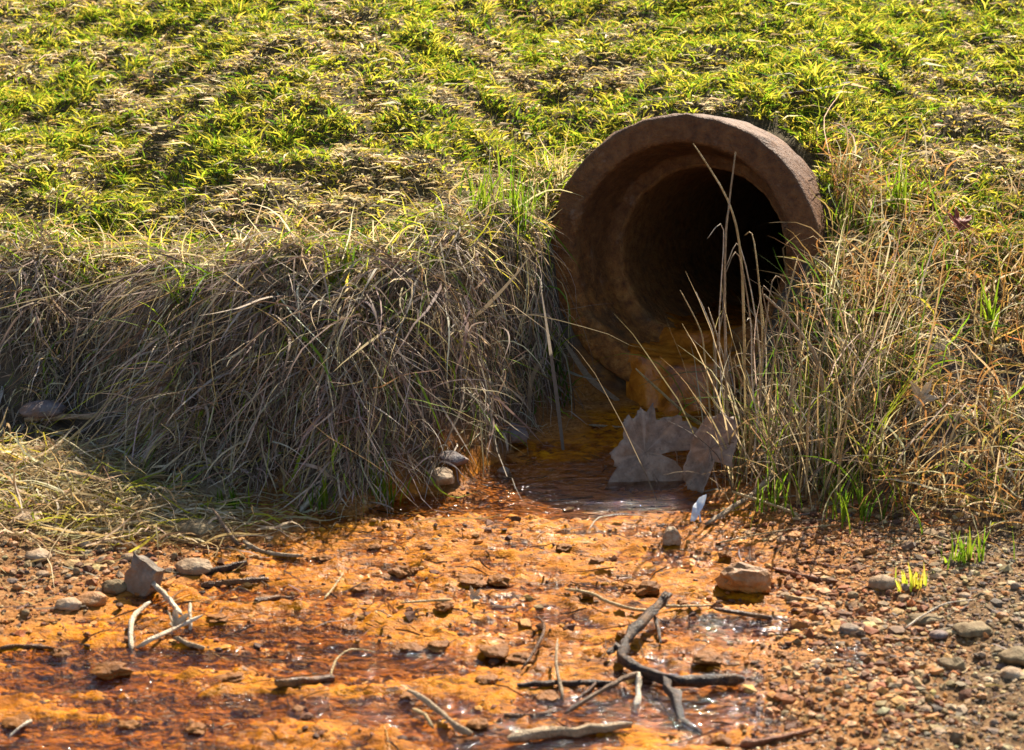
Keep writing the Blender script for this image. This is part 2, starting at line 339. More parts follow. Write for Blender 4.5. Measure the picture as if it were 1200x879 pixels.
# ------------------------------------------------------------------ the drain pipe
pipe = empty('drain_pipe', PC)
tag(pipe, 'brown clay drain pipe with flared socket sticking out of the bank', 'pipe')
ax_y = Vector(PA); ax_x = ax_y.cross(Vector((0, 0, 1))).normalized(); ax_z = ax_x.cross(ax_y).normalized()
pipe.rotation_euler = Matrix((ax_x, ax_y, ax_z)).transposed().to_euler()
def lathe(name, prof, mat, seg=180, amp=.0022, chip=None):
    P = np.array(prof); n = len(P); th = np.arange(seg)*2*np.pi/seg
    T = np.repeat(P[:, 0][:, None], seg, 1); Rr = np.repeat(P[:, 1][:, None], seg, 1); TH = np.repeat(th[None], n, 0)
    Rr = Rr + amp*fbm(np.cos(TH)*5+T*9, np.sin(TH)*5+T*23, 61, 3) ; T = T + amp*1.0*fbm(np.cos(TH)*6+Rr*40, np.sin(TH)*6, 63, 3)*(T < .2)
    if chip is not None:
        for (i0, t0, wdt, dep_) in chip:
            k = np.exp(-((((TH-t0+np.pi) % (2*np.pi))-np.pi)/wdt)**4); T[i0] += k[i0]*dep_; Rr[i0] += k[i0]*dep_*.6
    V = np.stack([Rr*np.cos(TH), T, Rr*np.sin(TH)], -1).reshape(-1, 3)
    ii = np.arange(n*seg).reshape(n, seg); q = np.stack([ii[:-1], np.roll(ii, -1, 1)[:-1], np.roll(ii, -1, 1)[1:], ii[1:]], -1).reshape(-1, 4)
    return link(name, np_mesh(name, V, q), mat, pipe)
def dense(pts, step=.008):
    out = []
    for (a, b), (c, d) in zip(pts[:-1], pts[1:]):
        k = max(1, int(math.hypot(c-a, d-b)/step))
        for i in range(k): out.append((a+(c-a)*i/k, b+(d-b)*i/k))
    return out+[pts[-1]]
lathe('socket', dense([(.30, .168), (.24, .172), (.20, .196), (.16, .218), (.14, .2235), (.010, .226), (.004, .2245), (.0, .221), (.0, .186), (.002, .182), (.007, .1795), (.112, .163), (.117, .160), (.120, .157), (.124, .1445)]), M['pipe'],
      chip=[(slice(30, 36), 1.0, .05, .006), (slice(30, 36), 2.2, .06, .005), (slice(36, 42), 2.75, .07, .006), (slice(30, 36), 3.6, .05, .006), (slice(36, 41), 1.6, .04, .005)])
lathe('barrel', dense([(.1242, .1442), (.127, .1405), (.137, .1388), (1.6, .1388)], .03)+[(1.6, .10), (1.6, .002)], M['pipe_inner'])
lathe('outer_wall', dense([(.29, .1665), (1.62, .1665), (1.63, .12), (1.63, .002)], .05), M['pipe'], 72)
# sludge lying in the invert and spilling over the lower lip
def sludge():
    ts = np.concatenate([np.arange(-.24, .0, .006), np.arange(.0, .2, .006), np.arange(.2, 1.5, .05)]); vs = np.linspace(-1, 1, 41); V = []
    X, Z = np.array(ax_x), np.array(ax_z)
    for t in ts:
        wob = 1+.16*math.sin(t*31)+.09*math.sin(t*67+1)
        for v in vs:
            if t >= 0:
                sm = float(sstep(.085+.02*math.sin(v*5+.6), .125, t)); rr = .1795-.0155*min(t, .112)/.112; rr = rr*(1-sm)+.1395*sm; hw = (.075+.012*math.sin(t*40))*wob; l = v*hw
                z = -math.sqrt(rr*rr-l*l) + .013*(1-abs(v)**2.5) - .004 - .012*(1-sm)*sm*abs(v)*4
                p = PC + PA*t + X*l + Z*z
            else:
                k = min(1, -t/.22); hw = .075*wob + .07*k; l = v*hw; l0 = max(-.17, min(.17, v*.075))
                z0 = -math.sqrt(.182**2-l0*l0)+.011*(1-abs(v)**2.5)-.004
                p0 = PC + X*l + Z*z0; p = p0 + np.array([t*.12, t, 0]); g = float(h_macro(p[0], p[1])) - .004
                f = math.exp(-max(0, -t-.012*(1-abs(v)**2))/(.024*(1-.85*abs(v)**2.5)*(1+.3*math.sin(v*7+1)))); p[2] = g + (p0[2]-g)*f*(.93+.07*f) - .014*(1-f)*abs(v)**3 - .004*k
            V.append(p + np.array([0, 0, .003*float(fbm(p[0]*45, p[1]*45, 71, 3))]))
    V = np.array(V); n, m = len(ts), len(vs); ii = np.arange(n*m).reshape(n, m)
    q = np.stack([ii[:-1, :-1], ii[:-1, 1:], ii[1:, 1:], ii[1:, :-1]], -1).reshape(-1, 4)
    return V, q
SV, SQ = sludge(); me = np_mesh('sludge_spill', SV, SQ)
tag(link('sludge_spill', me, M['sludge']), 'orange sludge spilling over the lower lip of the pipe', 'sludge', kind='structure')

# ------------------------------------------------------------------ ribbons (grass)
def ribbons(name, pts, width, colors, mat, side=None, taper=None, parent=None):
    N, S, _ = pts.shape
    tan = np.diff(pts, axis=1); tan = np.concatenate([tan, tan[:, -1:]], 1); tan /= np.linalg.norm(tan, axis=2, keepdims=True)+1e-9
    if side is None: side = rng.normal(size=(N, 3)) + np.array([1.2, 0, 0])*rng.choice([-1, 1], (N, 1))
    sd_ = side[:, None, :] - tan*np.sum(tan*side[:, None, :], 2, keepdims=True); sd_ /= np.linalg.norm(sd_, axis=2, keepdims=True)+1e-9
    if taper is None: tt = np.linspace(0, 1, S); taper = np.maximum(.06, (1-tt**2.2)*(.65+.5*np.sin(np.minimum(tt*2.2, 1)*np.pi/2)*.7))
    off = sd_*(width[:, None]*.5*taper[None, :])[:, :, None]
    V = np.stack([pts-off, pts+off], 2).reshape(-1, 3)
    base = (np.arange(N)*S*2)[:, None, None]; k = (np.arange(S-1)*2)[None, :, None]
    q = (base + k + np.array([0, 1, 3, 2])[None, None, :]).reshape(-1, 4)
    me = np_mesh(name, V, q); cattr(me, np.repeat(colors, S*2, 0)); return link(name, me, mat, parent)
def pick(cols, n, jit=.18):
    c = np.array(cols)[rng.integers(0, len(cols), n)]; return np.clip(c*(1+rng.normal(0, jit, (n, 1)))*(1+rng.normal(0, .06, (n, 3))), .004, .9)
GREEN = [(.13, .23, .010), (.18, .28, .012), (.27, .35, .018), (.075, .16, .012), (.34, .39, .022)]
YELLOW = [(.50, .45, .04), (.56, .46, .06), (.42, .42, .03)]
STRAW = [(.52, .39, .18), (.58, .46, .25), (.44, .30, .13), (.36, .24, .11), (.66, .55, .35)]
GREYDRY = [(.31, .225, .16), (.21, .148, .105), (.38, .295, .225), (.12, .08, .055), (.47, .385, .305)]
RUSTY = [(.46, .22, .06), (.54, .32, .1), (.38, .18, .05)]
def outside_pipe(P, pad=.01):
    rel = P-PC; d = rel@PA; r = np.linalg.norm(rel-d[..., None]*PA, axis=-1); return ~((d > -.02) & (r < RB+pad))
def lawn_roots(n, x0, x1, y0, y1, umin=.8):
    x = rng.uniform(x0, x1, n); y = rng.uniform(y0, y1, n); s, wd = bank_u(x, y)
    k = (s/wd > umin+.12*rng.normal(size=n)); x, y = x[k], y[k]; P = np.stack([x, y, h_full(x, y)-.003], 1)
    return P[outside_pipe(P, -.004)]
def blades(P, L, lean, S=4, az=None):
    n = len(P); az = rng.uniform(0, 2*np.pi, n) if az is None else az
    d = np.stack([np.cos(az), np.sin(az), np.zeros(n)], 1); t = np.linspace(0, 1, S)[None, :, None]
    return P[:, None] + L[:, None, None]*(np.array([0, 0, 1.0])[None, None]*(t-.42*lean[:, None, None]*t*t) + d[:, None]*lean[:, None, None]*(.25*t+.6*t*t))
def lawn(name, n, x0, x1, y0, y1, Lm, wm, label):
    P = lawn_roots(n, x0, x1, y0, y1); n = len(P); x, y = P[:, 0], P[:, 1]
    g = fbm(x*3.6+y*1.2, y*3.6-x*1.1, 81, 3)*.75 + .55*fbm(x*15, y*15, 85, 2) + .03 + .20*sstep(-.3, .9, x) + .14*sstep(.35, 1.3, y) - .35*np.exp(-((y+.12)/.22)**2)*(x < .05)
    tu = fbm(x*31, y*31, 87, 2)+.5*fbm(x*13, y*13, 88, 2); kp = (tu > rng.normal(-.8, .4, n)) | (g < -.05); P, g, tu = P[kp], g[kp], tu[kp]; n = len(P)
    isg = (g + .3*tu + rng.normal(0, .24, n)) > .0
    L = np.where(isg, rng.gamma(6, Lm/6, n), rng.gamma(5, Lm*.95/5, n)); L *= (1+.4*np.clip(g, -.3, .8))*(.75+.55*np.clip(tu, -.4, .9))
    lean = np.where(isg, rng.uniform(.5, 1.5, n), rng.uniform(.8, 2.0, n))
    c = np.where(isg[:, None], pick(GREEN+YELLOW*2, n), pick(STRAW+STRAW[1:2]+YELLOW[:2], n))
    W = wm*rng.uniform(.6, 1.4, n)*np.where(isg, 1, .9)
    fl_ = rng.random(n) < .010; L = np.where(fl_, rng.uniform(.016, .034, n), L); W = np.where(fl_, rng.uniform(.0025, .005, n), W); lean = np.where(fl_, rng.uniform(1.3, 2.2, n), lean); c[fl_] = pick([(.62, .5, .3), (.5, .38, .2), (.68, .58, .4)], n)[fl_]
    o = ribbons(name, blades(P, L, lean, 3), W, c, M['lawn'], taper=np.array([.8, 1.0, .12])); tag(o, label, 'grass', kind='stuff')
lawn('lawn_grass', 250000, -1.05, 1.1, -.35, 1.3, .0175, .0026, 'short green and straw coloured lawn grass on top of the bank')
def far_lawn():
    P = np.concatenate([lawn_roots(19000, -3.2, 3.2, 1.6, 4.5), lawn_roots(7000, -3.2, -1.15, -.3, 1.6), lawn_roots(7000, 1.25, 3.2, -.3, 1.6)]); n = len(P)
    g = fbm(P[:, 0]*3, P[:, 1]*3, 81, 3)+.3+rng.normal(0, .3, n); c = np.where((g > .1)[:, None], pick(GREEN+YELLOW, n), pick(STRAW, n))
    tag(ribbons('distant_lawn_grass', blades(P, rng.gamma(6, .055/6, n), rng.uniform(.3, 1.2, n), 3), rng.uniform(.005, .01, n), c, M['lawn'], taper=np.array([.8, 1.0, .12])), 'coarser turf higher up the slope behind the pipe', 'grass', kind='stuff')
far_lawn()

# long strands that sag under gravity and drape over the ground
def drape(P, d0, L, S=9, grav=1.0, flow=None, curl=.25, clear=.004, loft=None):
    n = len(P); pts = np.zeros((n, S, 3)); pts[:, 0] = P; d = d0/np.linalg.norm(d0, axis=1, keepdims=True); st = L/(S-1)
    tw = rng.normal(0, curl, (n, 3))
    cl = clear + (np.zeros(n) if loft is None else loft)
    for i in range(1, S):
        d = d + np.array([0, 0, -1.0])*(grav/(S-1))[:, None]*2.0 + tw*.5 + rng.normal(0, curl*.35, (n, 3))
        if flow is not None: d = d + flow*(1.2/(S-1))
        d /= np.linalg.norm(d, axis=1, keepdims=True)
        p = pts[:, i-1] + d*st[:, None]; hz = h_full(p[:, 0], p[:, 1]) + cl*(.35+.65*rng.random(n))
        low = p[:, 2] < hz; p[:, 2] = np.where(low, hz, p[:, 2]); d[:, 2] = np.where(low, np.maximum(d[:, 2], -.1), d[:, 2]); pts[:, i] = p
    return pts
def bank_roots(n, x0, x1, u0, u1):
    x = rng.uniform(x0, x1, n); u = rng.uniform(u0, u1, n); yf = np.interp(x, XK, YF); wd = np.interp(x, XK, WD); y = yf+u*wd
    P = np.stack([x, y, h_full(x, y)], 1); return P[outside_pipe(P, .012)]
def keep(pts, pad=.006):
    ok = outside_pipe(pts.reshape(-1, 3), pad).reshape(pts.shape[:2]); return ok.all(1)
def bank_left():
    P = bank_roots(25000, -1.2, .085, .10, 1.05)
    cl = fbm(P[:, 0]*9, P[:, 1]*9, 91, 2); P = P[cl > rng.normal(-.12, .2, len(P))]; n = len(P)
    fl = np.stack([-.45+.55*perlin(P[:, 0]*4, P[:, 1]*4, 92), -.75+.2*rng.normal(size=n), np.full(n, -.35)], 1)
    d0 = np.stack([rng.normal(-.2, .5, n), rng.normal(-.5, .35, n), rng.uniform(-.2, .6, n)], 1)
    L = rng.gamma(4, .105/4, n)*(.6+.5*np.clip((P[:, 2])/.25, 0, 1))*(1-.4*(P[:, 0] < -.52)); pts = drape(P, d0, L, 9, rng.uniform(.6, 1.4, n), fl, .30, .002, rng.gamma(1.3, .0055, n))
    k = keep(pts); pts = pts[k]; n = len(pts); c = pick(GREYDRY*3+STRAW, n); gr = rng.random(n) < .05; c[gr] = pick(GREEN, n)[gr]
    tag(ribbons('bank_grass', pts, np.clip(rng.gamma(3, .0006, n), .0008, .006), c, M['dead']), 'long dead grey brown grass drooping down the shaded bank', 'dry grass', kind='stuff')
bank_left()
def lip_fringe():
    P = np.concatenate([bank_roots(4200, -1.4, .10, .78, 1.25), bank_roots(500, .02, .09, .9, 1.4)]); n = len(P)
    d0 = np.stack([rng.normal(0, .6, n), rng.normal(-.35, .5, n), rng.uniform(.3, 1.1, n)], 1)
    pts = drape(P, d0, rng.gamma(4, .06/4, n), 7, rng.uniform(.5, 1.4, n), None, .32, .003, rng.gamma(1.5, .005, n))
    k = keep(pts); pts = pts[k]; n = len(pts); c = pick(STRAW, n); gr = rng.random(n) < .38; c[gr] = pick(GREEN+YELLOW, n)[gr]
    tag(ribbons('fringe_grass', pts, rng.uniform(.0014, .0034, n), c, M['lawn']), 'shaggy fringe of grass along the lip of the shaded bank', 'grass', kind='stuff')
lip_fringe()
def bank_right():
    P = bank_roots(11500, .36, 1.35, .02, 1.2); P = P[(P[:, 0] < .56) | (P[:, 1] < .08+.12*rng.normal(size=len(P)))]; P = np.concatenate([P, bank_roots(900, .47, .58, .55, 1.1)]); n = len(P)
    cl = fbm(P[:, 0]*8, P[:, 1]*8, 95, 2); P = P[cl > rng.normal(-.3, .3, n)]; n = len(P)
    d0 = np.stack([rng.normal(0, .6, n), rng.normal(-.25, .5, n), rng.uniform(.3, 1.2, n)], 1)
    fl = np.stack([rng.normal(0, .4, n), rng.normal(-.35, .35, n), np.zeros(n)], 1)
    pts = drape(P, d0, rng.gamma(5, .083/5, n), 9, rng.uniform(.4, 1.2, n), fl, .46, .003, rng.gamma(1.5, .012, n))
    k = keep(pts); pts = pts[k]; n = len(pts)
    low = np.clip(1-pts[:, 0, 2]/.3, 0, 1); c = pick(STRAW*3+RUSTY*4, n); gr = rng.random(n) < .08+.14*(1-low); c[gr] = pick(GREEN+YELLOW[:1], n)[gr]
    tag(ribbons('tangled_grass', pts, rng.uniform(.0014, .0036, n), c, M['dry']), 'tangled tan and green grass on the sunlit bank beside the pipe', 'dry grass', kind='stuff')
bank_right()
def thatch():
    # flattened sunlit straw on the heap at the left foot
    x = np.concatenate([rng.normal(-.68, .13, 3600), rng.normal(-.52, .08, 900)]); y = np.concatenate([rng.normal(-.50, .075, 3600), rng.normal(-.60, .04, 900)])
    P = np.stack([x, y, h_full(x, y)+.006], 1); n = len(P); az = rng.normal(0, .7, n)+rng.choice([0, np.pi], n)
    d0 = np.stack([np.cos(az), .6*np.sin(az), rng.uniform(.0, .5, n)], 1)
    pts = drape(P, d0, rng.gamma(5, .075/5, n), 7, rng.uniform(.6, 1.3, n), None, .3, .002, rng.gamma(1.5, .007, n))
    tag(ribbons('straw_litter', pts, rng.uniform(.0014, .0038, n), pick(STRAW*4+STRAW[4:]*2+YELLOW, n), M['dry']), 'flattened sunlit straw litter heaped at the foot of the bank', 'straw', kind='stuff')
thatch()

# ------------------------------------------------------------------ gravel
def ico(sub):
    bm = bmesh.new(); bmesh.ops.create_icosphere(bm, subdivisions=sub, radius=1); v = np.array([q.co[:] for q in bm.verts]); f = np.array([[q.index for q in p.verts] for p in bm.faces]); bm.free(); return v, f
def pebbles(name, P, size, cols, label, cat, sub=1, flat=.65, mat='gravel', sink=.35):
    V0, F0 = ico(sub); n = len(P); nv = len(V0)
    rad = 1+rng.normal(0, .27, (n, nv)); S = size[:, None]*np.stack([rng.uniform(.75, 1.3, n), rng.uniform(.75, 1.2, n), flat*rng.uniform(.7, 1.2, n)], 1)
    V = V0[None]*rad[:, :, None]; a = rng.uniform(0, 2*np.pi, n); t = rng.normal(0, .4, n)
    ct, st = np.cos(t)[:, None], np.sin(t)[:, None]; y = V[:, :, 1]*ct-V[:, :, 2]*st; z = V[:, :, 1]*st+V[:, :, 2]*ct
    V = np.stack([V[:, :, 0], y, z], 2)*S[:, None, :]; ca, sa = np.cos(a)[:, None], np.sin(a)[:, None]
    V = np.stack([V[:, :, 0]*ca-V[:, :, 1]*sa, V[:, :, 0]*sa+V[:, :, 1]*ca, V[:, :, 2]], 2) + P[:, None] + np.array([0, 0, 1])*(S[:, 2]*(1-sink*2)*.7)[:, None, None]
    Fs = (F0[None]+(np.arange(n)*nv)[:, None, None]).reshape(-1, 3); me = np_mesh(name, V.reshape(-1, 3), Fs, False); cattr(me, np.repeat(cols, nv, 0))
    return tag(link(name, me, M[mat]), label, cat, kind='stuff')
GRAVC = [(.27, .17, .075), (.19, .11, .05), (.34, .23, .115), (.09, .052, .03), (.22, .15, .08), (.44, .33, .19), (.14, .10, .07), (.30, .165, .05), (.36, .25, .10)]
STAINC = [(.36, .13, .025), (.24, .075, .018), (.44, .2, .055), (.12, .042, .014), (.46, .27, .12)]
def gravel():
    bx = [(.22, 1.0, -1.36, -.5, 31500), (-1.0, .22, -1.0, -.4, 15000), (-1.6, 1.7, -1.9, -.4, 7000)]
    x = np.concatenate([rng.uniform(b[0], b[1], b[4]) for b in bx]); y = np.concatenate([rng.uniform(b[2], b[3], b[4]) for b in bx]); n = len(x); s, wd = bank_u(x, y); m = mud_mask(x, y)
    k = rng.random(n) < (1-sstep(-.03, .08, s))*(1-.93*m); x, y = x[k], y[k]; n = len(x); pz = fbm(x*6, y*6, 113, 2); sz = np.clip(rng.gamma(2.2, .0010, n)*np.exp(.6*pz), .0011, .009)
    stn = stain_at(x, y); c = np.where((rng.random(n) < stn)[:, None], pick(STAINC, n), pick(GRAVC, n))
    pebbles('gravel', np.stack([x, y, h_full(x, y)], 1), sz, c, 'loose tan and rust stained gravel around the mud', 'gravel')
gravel()
def crumbs():
    n = 6000; x = rng.uniform(-1.2, .6, n); y = rng.uniform(-1.4, -.45, n); m = mud_mask(x, y); cl = fbm(x*9, y*16, 111, 3)
    k = (m > .4) & (cl > rng.normal(.2, .22, n)) & (h_full(x, y) > -.001); x, y = x[k], y[k]; n = len(x); sz = np.clip(rng.gamma(3, .0009, n), .001, .007)
    pebbles('mud_crumbs', np.stack([x, y, h_full(x, y)], 1), sz, pick(STAINC[:4]+[(.06, .022, .01), (.09, .035, .012), (.55, .26, .04), (.5, .2, .01)], n), 'crumbs of mud and grit scattered over the orange sludge', 'mud', flat=.5)
crumbs()
def bits():   # short chopped straw and stems lying on gravel and mud
    n = 3000; x = rng.uniform(-1.2, 1.2, n); y = rng.uniform(-1.4, -.3, n); s, wd = bank_u(x, y); k = (s < .15) & (rng.random(n) < .35+.5*np.exp(-np.abs(s)/.15)+.4*(x < -.4)*(y > -.9)); x, y = x[k], y[k]; n = len(x)
    P = np.stack([x, y, h_full(x, y)+.003], 1); az = rng.normal(0, .8, n)+rng.choice([0, np.pi], n); d0 = np.stack([np.cos(az), np.sin(az), rng.uniform(0, .25, n)], 1)
    pts = drape(P, d0, rng.gamma(3, .014, n), 5, rng.uniform(.3, .8, n), None, .15, .003)
    dk = (mud_mask(P[:, 0], P[:, 1]) > .5) & (rng.random(n) < .75); cb_ = pick(STRAW+GREYDRY+RUSTY, n); cb_[dk] = pick([(.05, .02, .01), (.1, .04, .015), (.2, .08, .02), (.03, .015, .01)], n)[dk]
    tag(ribbons('stem_litter', pts, rng.uniform(.0012, .003, n), cb_, M['dry']), 'chopped straw and stem bits strewn over mud and gravel', 'litter', kind='stuff')
bits()

# ------------------------------------------------------------------ single stones, clods, sticks, leaves
def stone(name, px, py, wpx, hpx, mat, label, cat='stone', angular=.0, seed=0, depth=1.0, yaw=0, group=None, tall=None, sub=3, rough=1.0):
    c = hit(px, py); m = np.linalg.norm(c-CAM)/FPX; hw = wpx*m*.5; hh = (hpx*m*.5 if tall is None else tall)
    V, Fc = ico(sub); rs = np.random.default_rng(seed+1000)
    if angular:   # cut the ball with random planes: flat broken faces
        nr = rs.normal(size=(9, 3)); nr /= np.linalg.norm(nr, axis=1, keepdims=True); dd = rs.uniform(.55, .85, 9)
        for a, b in zip(nr, dd):
            q = V@a; V = V - np.maximum(0, q-b)[:, None]*a[None]*angular
    f = np.array([mnoise.noise(Vector(v*1.6)+Vector((seed*3.1, 0, 0))) for v in V]); g = np.array([mnoise.noise(Vector(v*5)+Vector((seed*1.7, 5, 0))) for v in V])
    V = V*(1+rough*(.16*f+.05*g))[:, None]; V = V*np.array([hw, hw*.8*depth, hh]); V[:, 2] = np.where(V[:, 2] < -.55*hh, -.55*hh+(V[:, 2]+.55*hh)*.3, V[:, 2])
    me = np_mesh(name, V, Fc, not angular); o = link(name, me, M[mat]); o.location = (c[0], c[1], float(h_full(c[0], c[1]))+hh*.42); o.rotation_euler = (0, 0, yaw)
    return tag(o, label, cat, group)
def slab_stone(px, py, dims, rot, mat, label):
    c = hit(px, py); bm = bmesh.new(); bmesh.ops.create_cube(bm, size=1); rs = random.Random(5)
    for v in bm.verts: v.co = Vector((v.co.x*dims[0]*rs.uniform(.72, 1.1), v.co.y*dims[1]*rs.uniform(.8, 1.1), v.co.z*dims[2]*rs.uniform(.75, 1.1)))
    bmesh.ops.subdivide_edges(bm, edges=bm.edges[:], cuts=5, use_grid_fill=True)
    for v in bm.verts: v.co += Vector((mnoise.noise(v.co*60), mnoise.noise(v.co*60+Vector((9, 0, 0))), mnoise.noise(v.co*60+Vector((0, 9, 0)))))*.005 + Vector((mnoise.noise(v.co*220), mnoise.noise(v.co*220+Vector((3, 0, 0))), mnoise.noise(v.co*220+Vector((0, 3, 0)))))*.0014
    me = bpy.data.meshes.new('stone'); bm.to_mesh(me); bm.free(); o = link('stone', me, M[mat]); o.location = (c[0], c[1], c[2]+dims[2]*.36); o.rotation_euler = rot; return tag(o, label, 'stone')
slab_stone(171, 692, (.038, .028, .046), (R_(-22), R_(16), R_(-30)), 'grey', 'angular slab sided grey stone beside the orange mud')
stone('stone', 136, 692, 34, 20, 'olive', 'rounded brown stone touching the angular grey stone', 'stone', .4, 4, rough=1.8)
stone('stone', 872, 690, 62, 40, 'ochre_stone', 'big rust stained rock with pale edge at the mud margin', 'stone', .8, 5, .8, rough=2.6)
stone('stone', 789, 637, 26, 26, 'white_stone', 'pale speckled stone standing in the wet mud below the leaves', 'stone', .9, 6, rough=2.2)
stone('stone', 1117, 786, 34, 24, 'olive', 'olive half buried stone alone on the open gravel', 'stone', .9, 7, rough=1.8)
stone('stone', 1082, 730, 36, 14, 'olive', 'flat olive stone under the thin fallen straw', 'stone', 0, 8, rough=2.0)
stone('stone', 1036, 688, 34, 18, 'tan', 'flat pale stone beside the small yellow green sprout', 'stone', 0, 9, rough=2.0)
stone('stone', 1192, 775, 40, 18, 'olive', 'low smooth stone half sunk in gravel, larger of a pair', 'stone', 0, 10, rough=2.0)
stone('stone', 1186, 793, 30, 13, 'white_stone', 'low pale stone half sunk in gravel, smaller of a pair', 'stone', 0, 11, rough=2.0)
stone('stone', 598, 515, 44, 26, 'slate', 'blue grey stone under the dead grass beside the pipe', 'stone', .95, 12)
stone('stone', 530, 545, 44, 22, 'slate', 'bluish stone at the shaded water edge under dead grass', 'stone', .95, 13)
stone('stone', 590, 560, 20, 18, 'grey', 'small grey stone on the shaded shore', 'stone', .3, 14)
stone('stone', 515, 565, 40, 26, 'tan', 'squat brown stone at the shaded water edge', 'stone', .9, 15)
stone('stone', 250, 585, 46, 26, 'olive', 'greenish stone in shade below the drooping grass', 'stone', .3, 16)
stone('stone', 230, 625, 54, 20, 'olive', 'mossy dark stone at the foot of the shaded bank', 'stone', .2, 17)
stone('stone', 50, 486, 56, 22, 'slate', 'bluish boulder half hidden by dead grass on the bank', 'stone', .3, 18)
stone('stone', 228, 668, 46, 20, 'tan', 'flat topped stone behind the bleached twigs', 'stone', .7, 19)
stone('stone', 950, 562, 26, 20, 'grey', 'grey stone hidden among the stalks beside the pipe', 'stone', .2, 20)
stone('stone', 80, 712, 30, 14, 'white_stone', 'cream coloured pebble left of the rounded brown stone', 'stone', 0, 21, rough=2.0)
stone('stone', 108, 708, 36, 20, 'ochre_stone', 'rusty knobbly stone in front of the rounded brown stone', 'stone', .4, 22)
stone('stone', 30, 610, 44, 16, 'white_stone', 'whitish chip lying below the straw heap', 'stone', .5, 23)
stone('stone', 45, 655, 30, 14, 'white_stone', 'pale round pebble on the brown litter below the straw heap', 'stone', 0, 24, rough=2.0)
stone('stone', 995, 740, 26, 12, 'grey', 'grey pebble where rusty gravel turns tan', 'stone', 0, 25, rough=2.0)
stone('stone', 1100, 770-22, 22, 10, 'slate', 'small dark pebble behind the olive half buried stone', 'stone', 0, 26)
stone('stone', 1140, 740, 44, 12, 'olive', 'long flat stone on gravel right of the flat olive stone', 'stone', 0, 27, rough=2.0)
k = 0
for (x, y) in [(1010, 770), (1045, 800), (1085, 835), (1150, 820), (1165, 850), (1060, 690), (1130, 700), (1175, 725), (970, 800), (1020, 850), (950, 840), (1100, 860), (1190, 690), (1000, 700), (1065, 765), (1150, 770), (985, 870), (920, 700), (960, 735), (1185, 840)]:
    k += 1; stone('pebble', x, y, random.uniform(10, 19), random.uniform(7, 11), random.choice(['tan', 'grey', 'olive', 'white_stone', 'ochre_stone']), 'small pebble lying loose on the gravel near the mud', 'pebble', random.choice([0, .5]), 60+k, group='loose pebbles on the gravel', sub=2)
for (x, y) in [(20, 690), (50, 675), (90, 672), (120, 660), (65, 640), (15, 640), (100, 640), (30, 720), (205, 655), (185, 650), (150, 655)]:
    k += 1; stone('pebble', x, y, random.uniform(9, 17), random.uniform(7, 11), random.choice(['tan', 'olive', 'ochre_stone', 'white_stone']), 'small pebble on the brown litter beside the angular grey stone', 'pebble', random.choice([0, .5]), 60+k, group='pebbles near the grey stone', sub=2)
CL = [(470, 672, 30, 24), (452, 676, 26, 12), (552, 680, 40, 16), (585, 680, 34, 18), (485, 668, 14, 14), (758, 690, 40, 24), (735, 687, 16, 10), (672, 700, 22, 10), (690, 695, 20, 10), (800, 705, 16, 10), (520, 712, 28, 16), (480, 760, 40, 16), (515, 756, 34, 14), (580, 765, 42, 20),
      (610, 772, 36, 18), (570, 795, 30, 14), (130, 788, 46, 30), (95, 778, 30, 18), (70, 770, 26, 30), (290, 835, 44, 24), (230, 855, 30, 20), (270, 795, 36, 12), (350, 835, 30, 20), (545, 870, 44, 16), (660, 640, 24, 10), (830, 770, 46, 18), (895, 740, 26, 12), (915, 765, 20, 12), (560, 850, 30, 14),
      (420, 690, 26, 10), (500, 640, 18, 10), (440, 640, 20, 10), (380, 652, 22, 10), (700, 655, 22, 10), (850, 650, 20, 10), (310, 700, 24, 10), (350, 775, 34, 10), (150, 850, 30, 14), (730, 745, 18, 10), (800, 850, 26, 20), (20, 845, 40, 16), (845, 868, 30, 20), (180, 740, 18, 10), (410, 735, 22, 8), (255, 722, 30, 10), (640, 815, 40, 12), (480, 815, 30, 12), (690, 850, 24, 10)]
for i, (x, y, a, b) in enumerate(CL):
    stone('mud_clod', x, y+3, a*.85, b*.6, 'clod', 'dark wet clod of mud poking out of the orange sludge', 'clod', .5 if i % 2 else .2, 200+i, 1.1, random.uniform(0, 3), 'mud clods in the sludge', sub=3, rough=3.4)

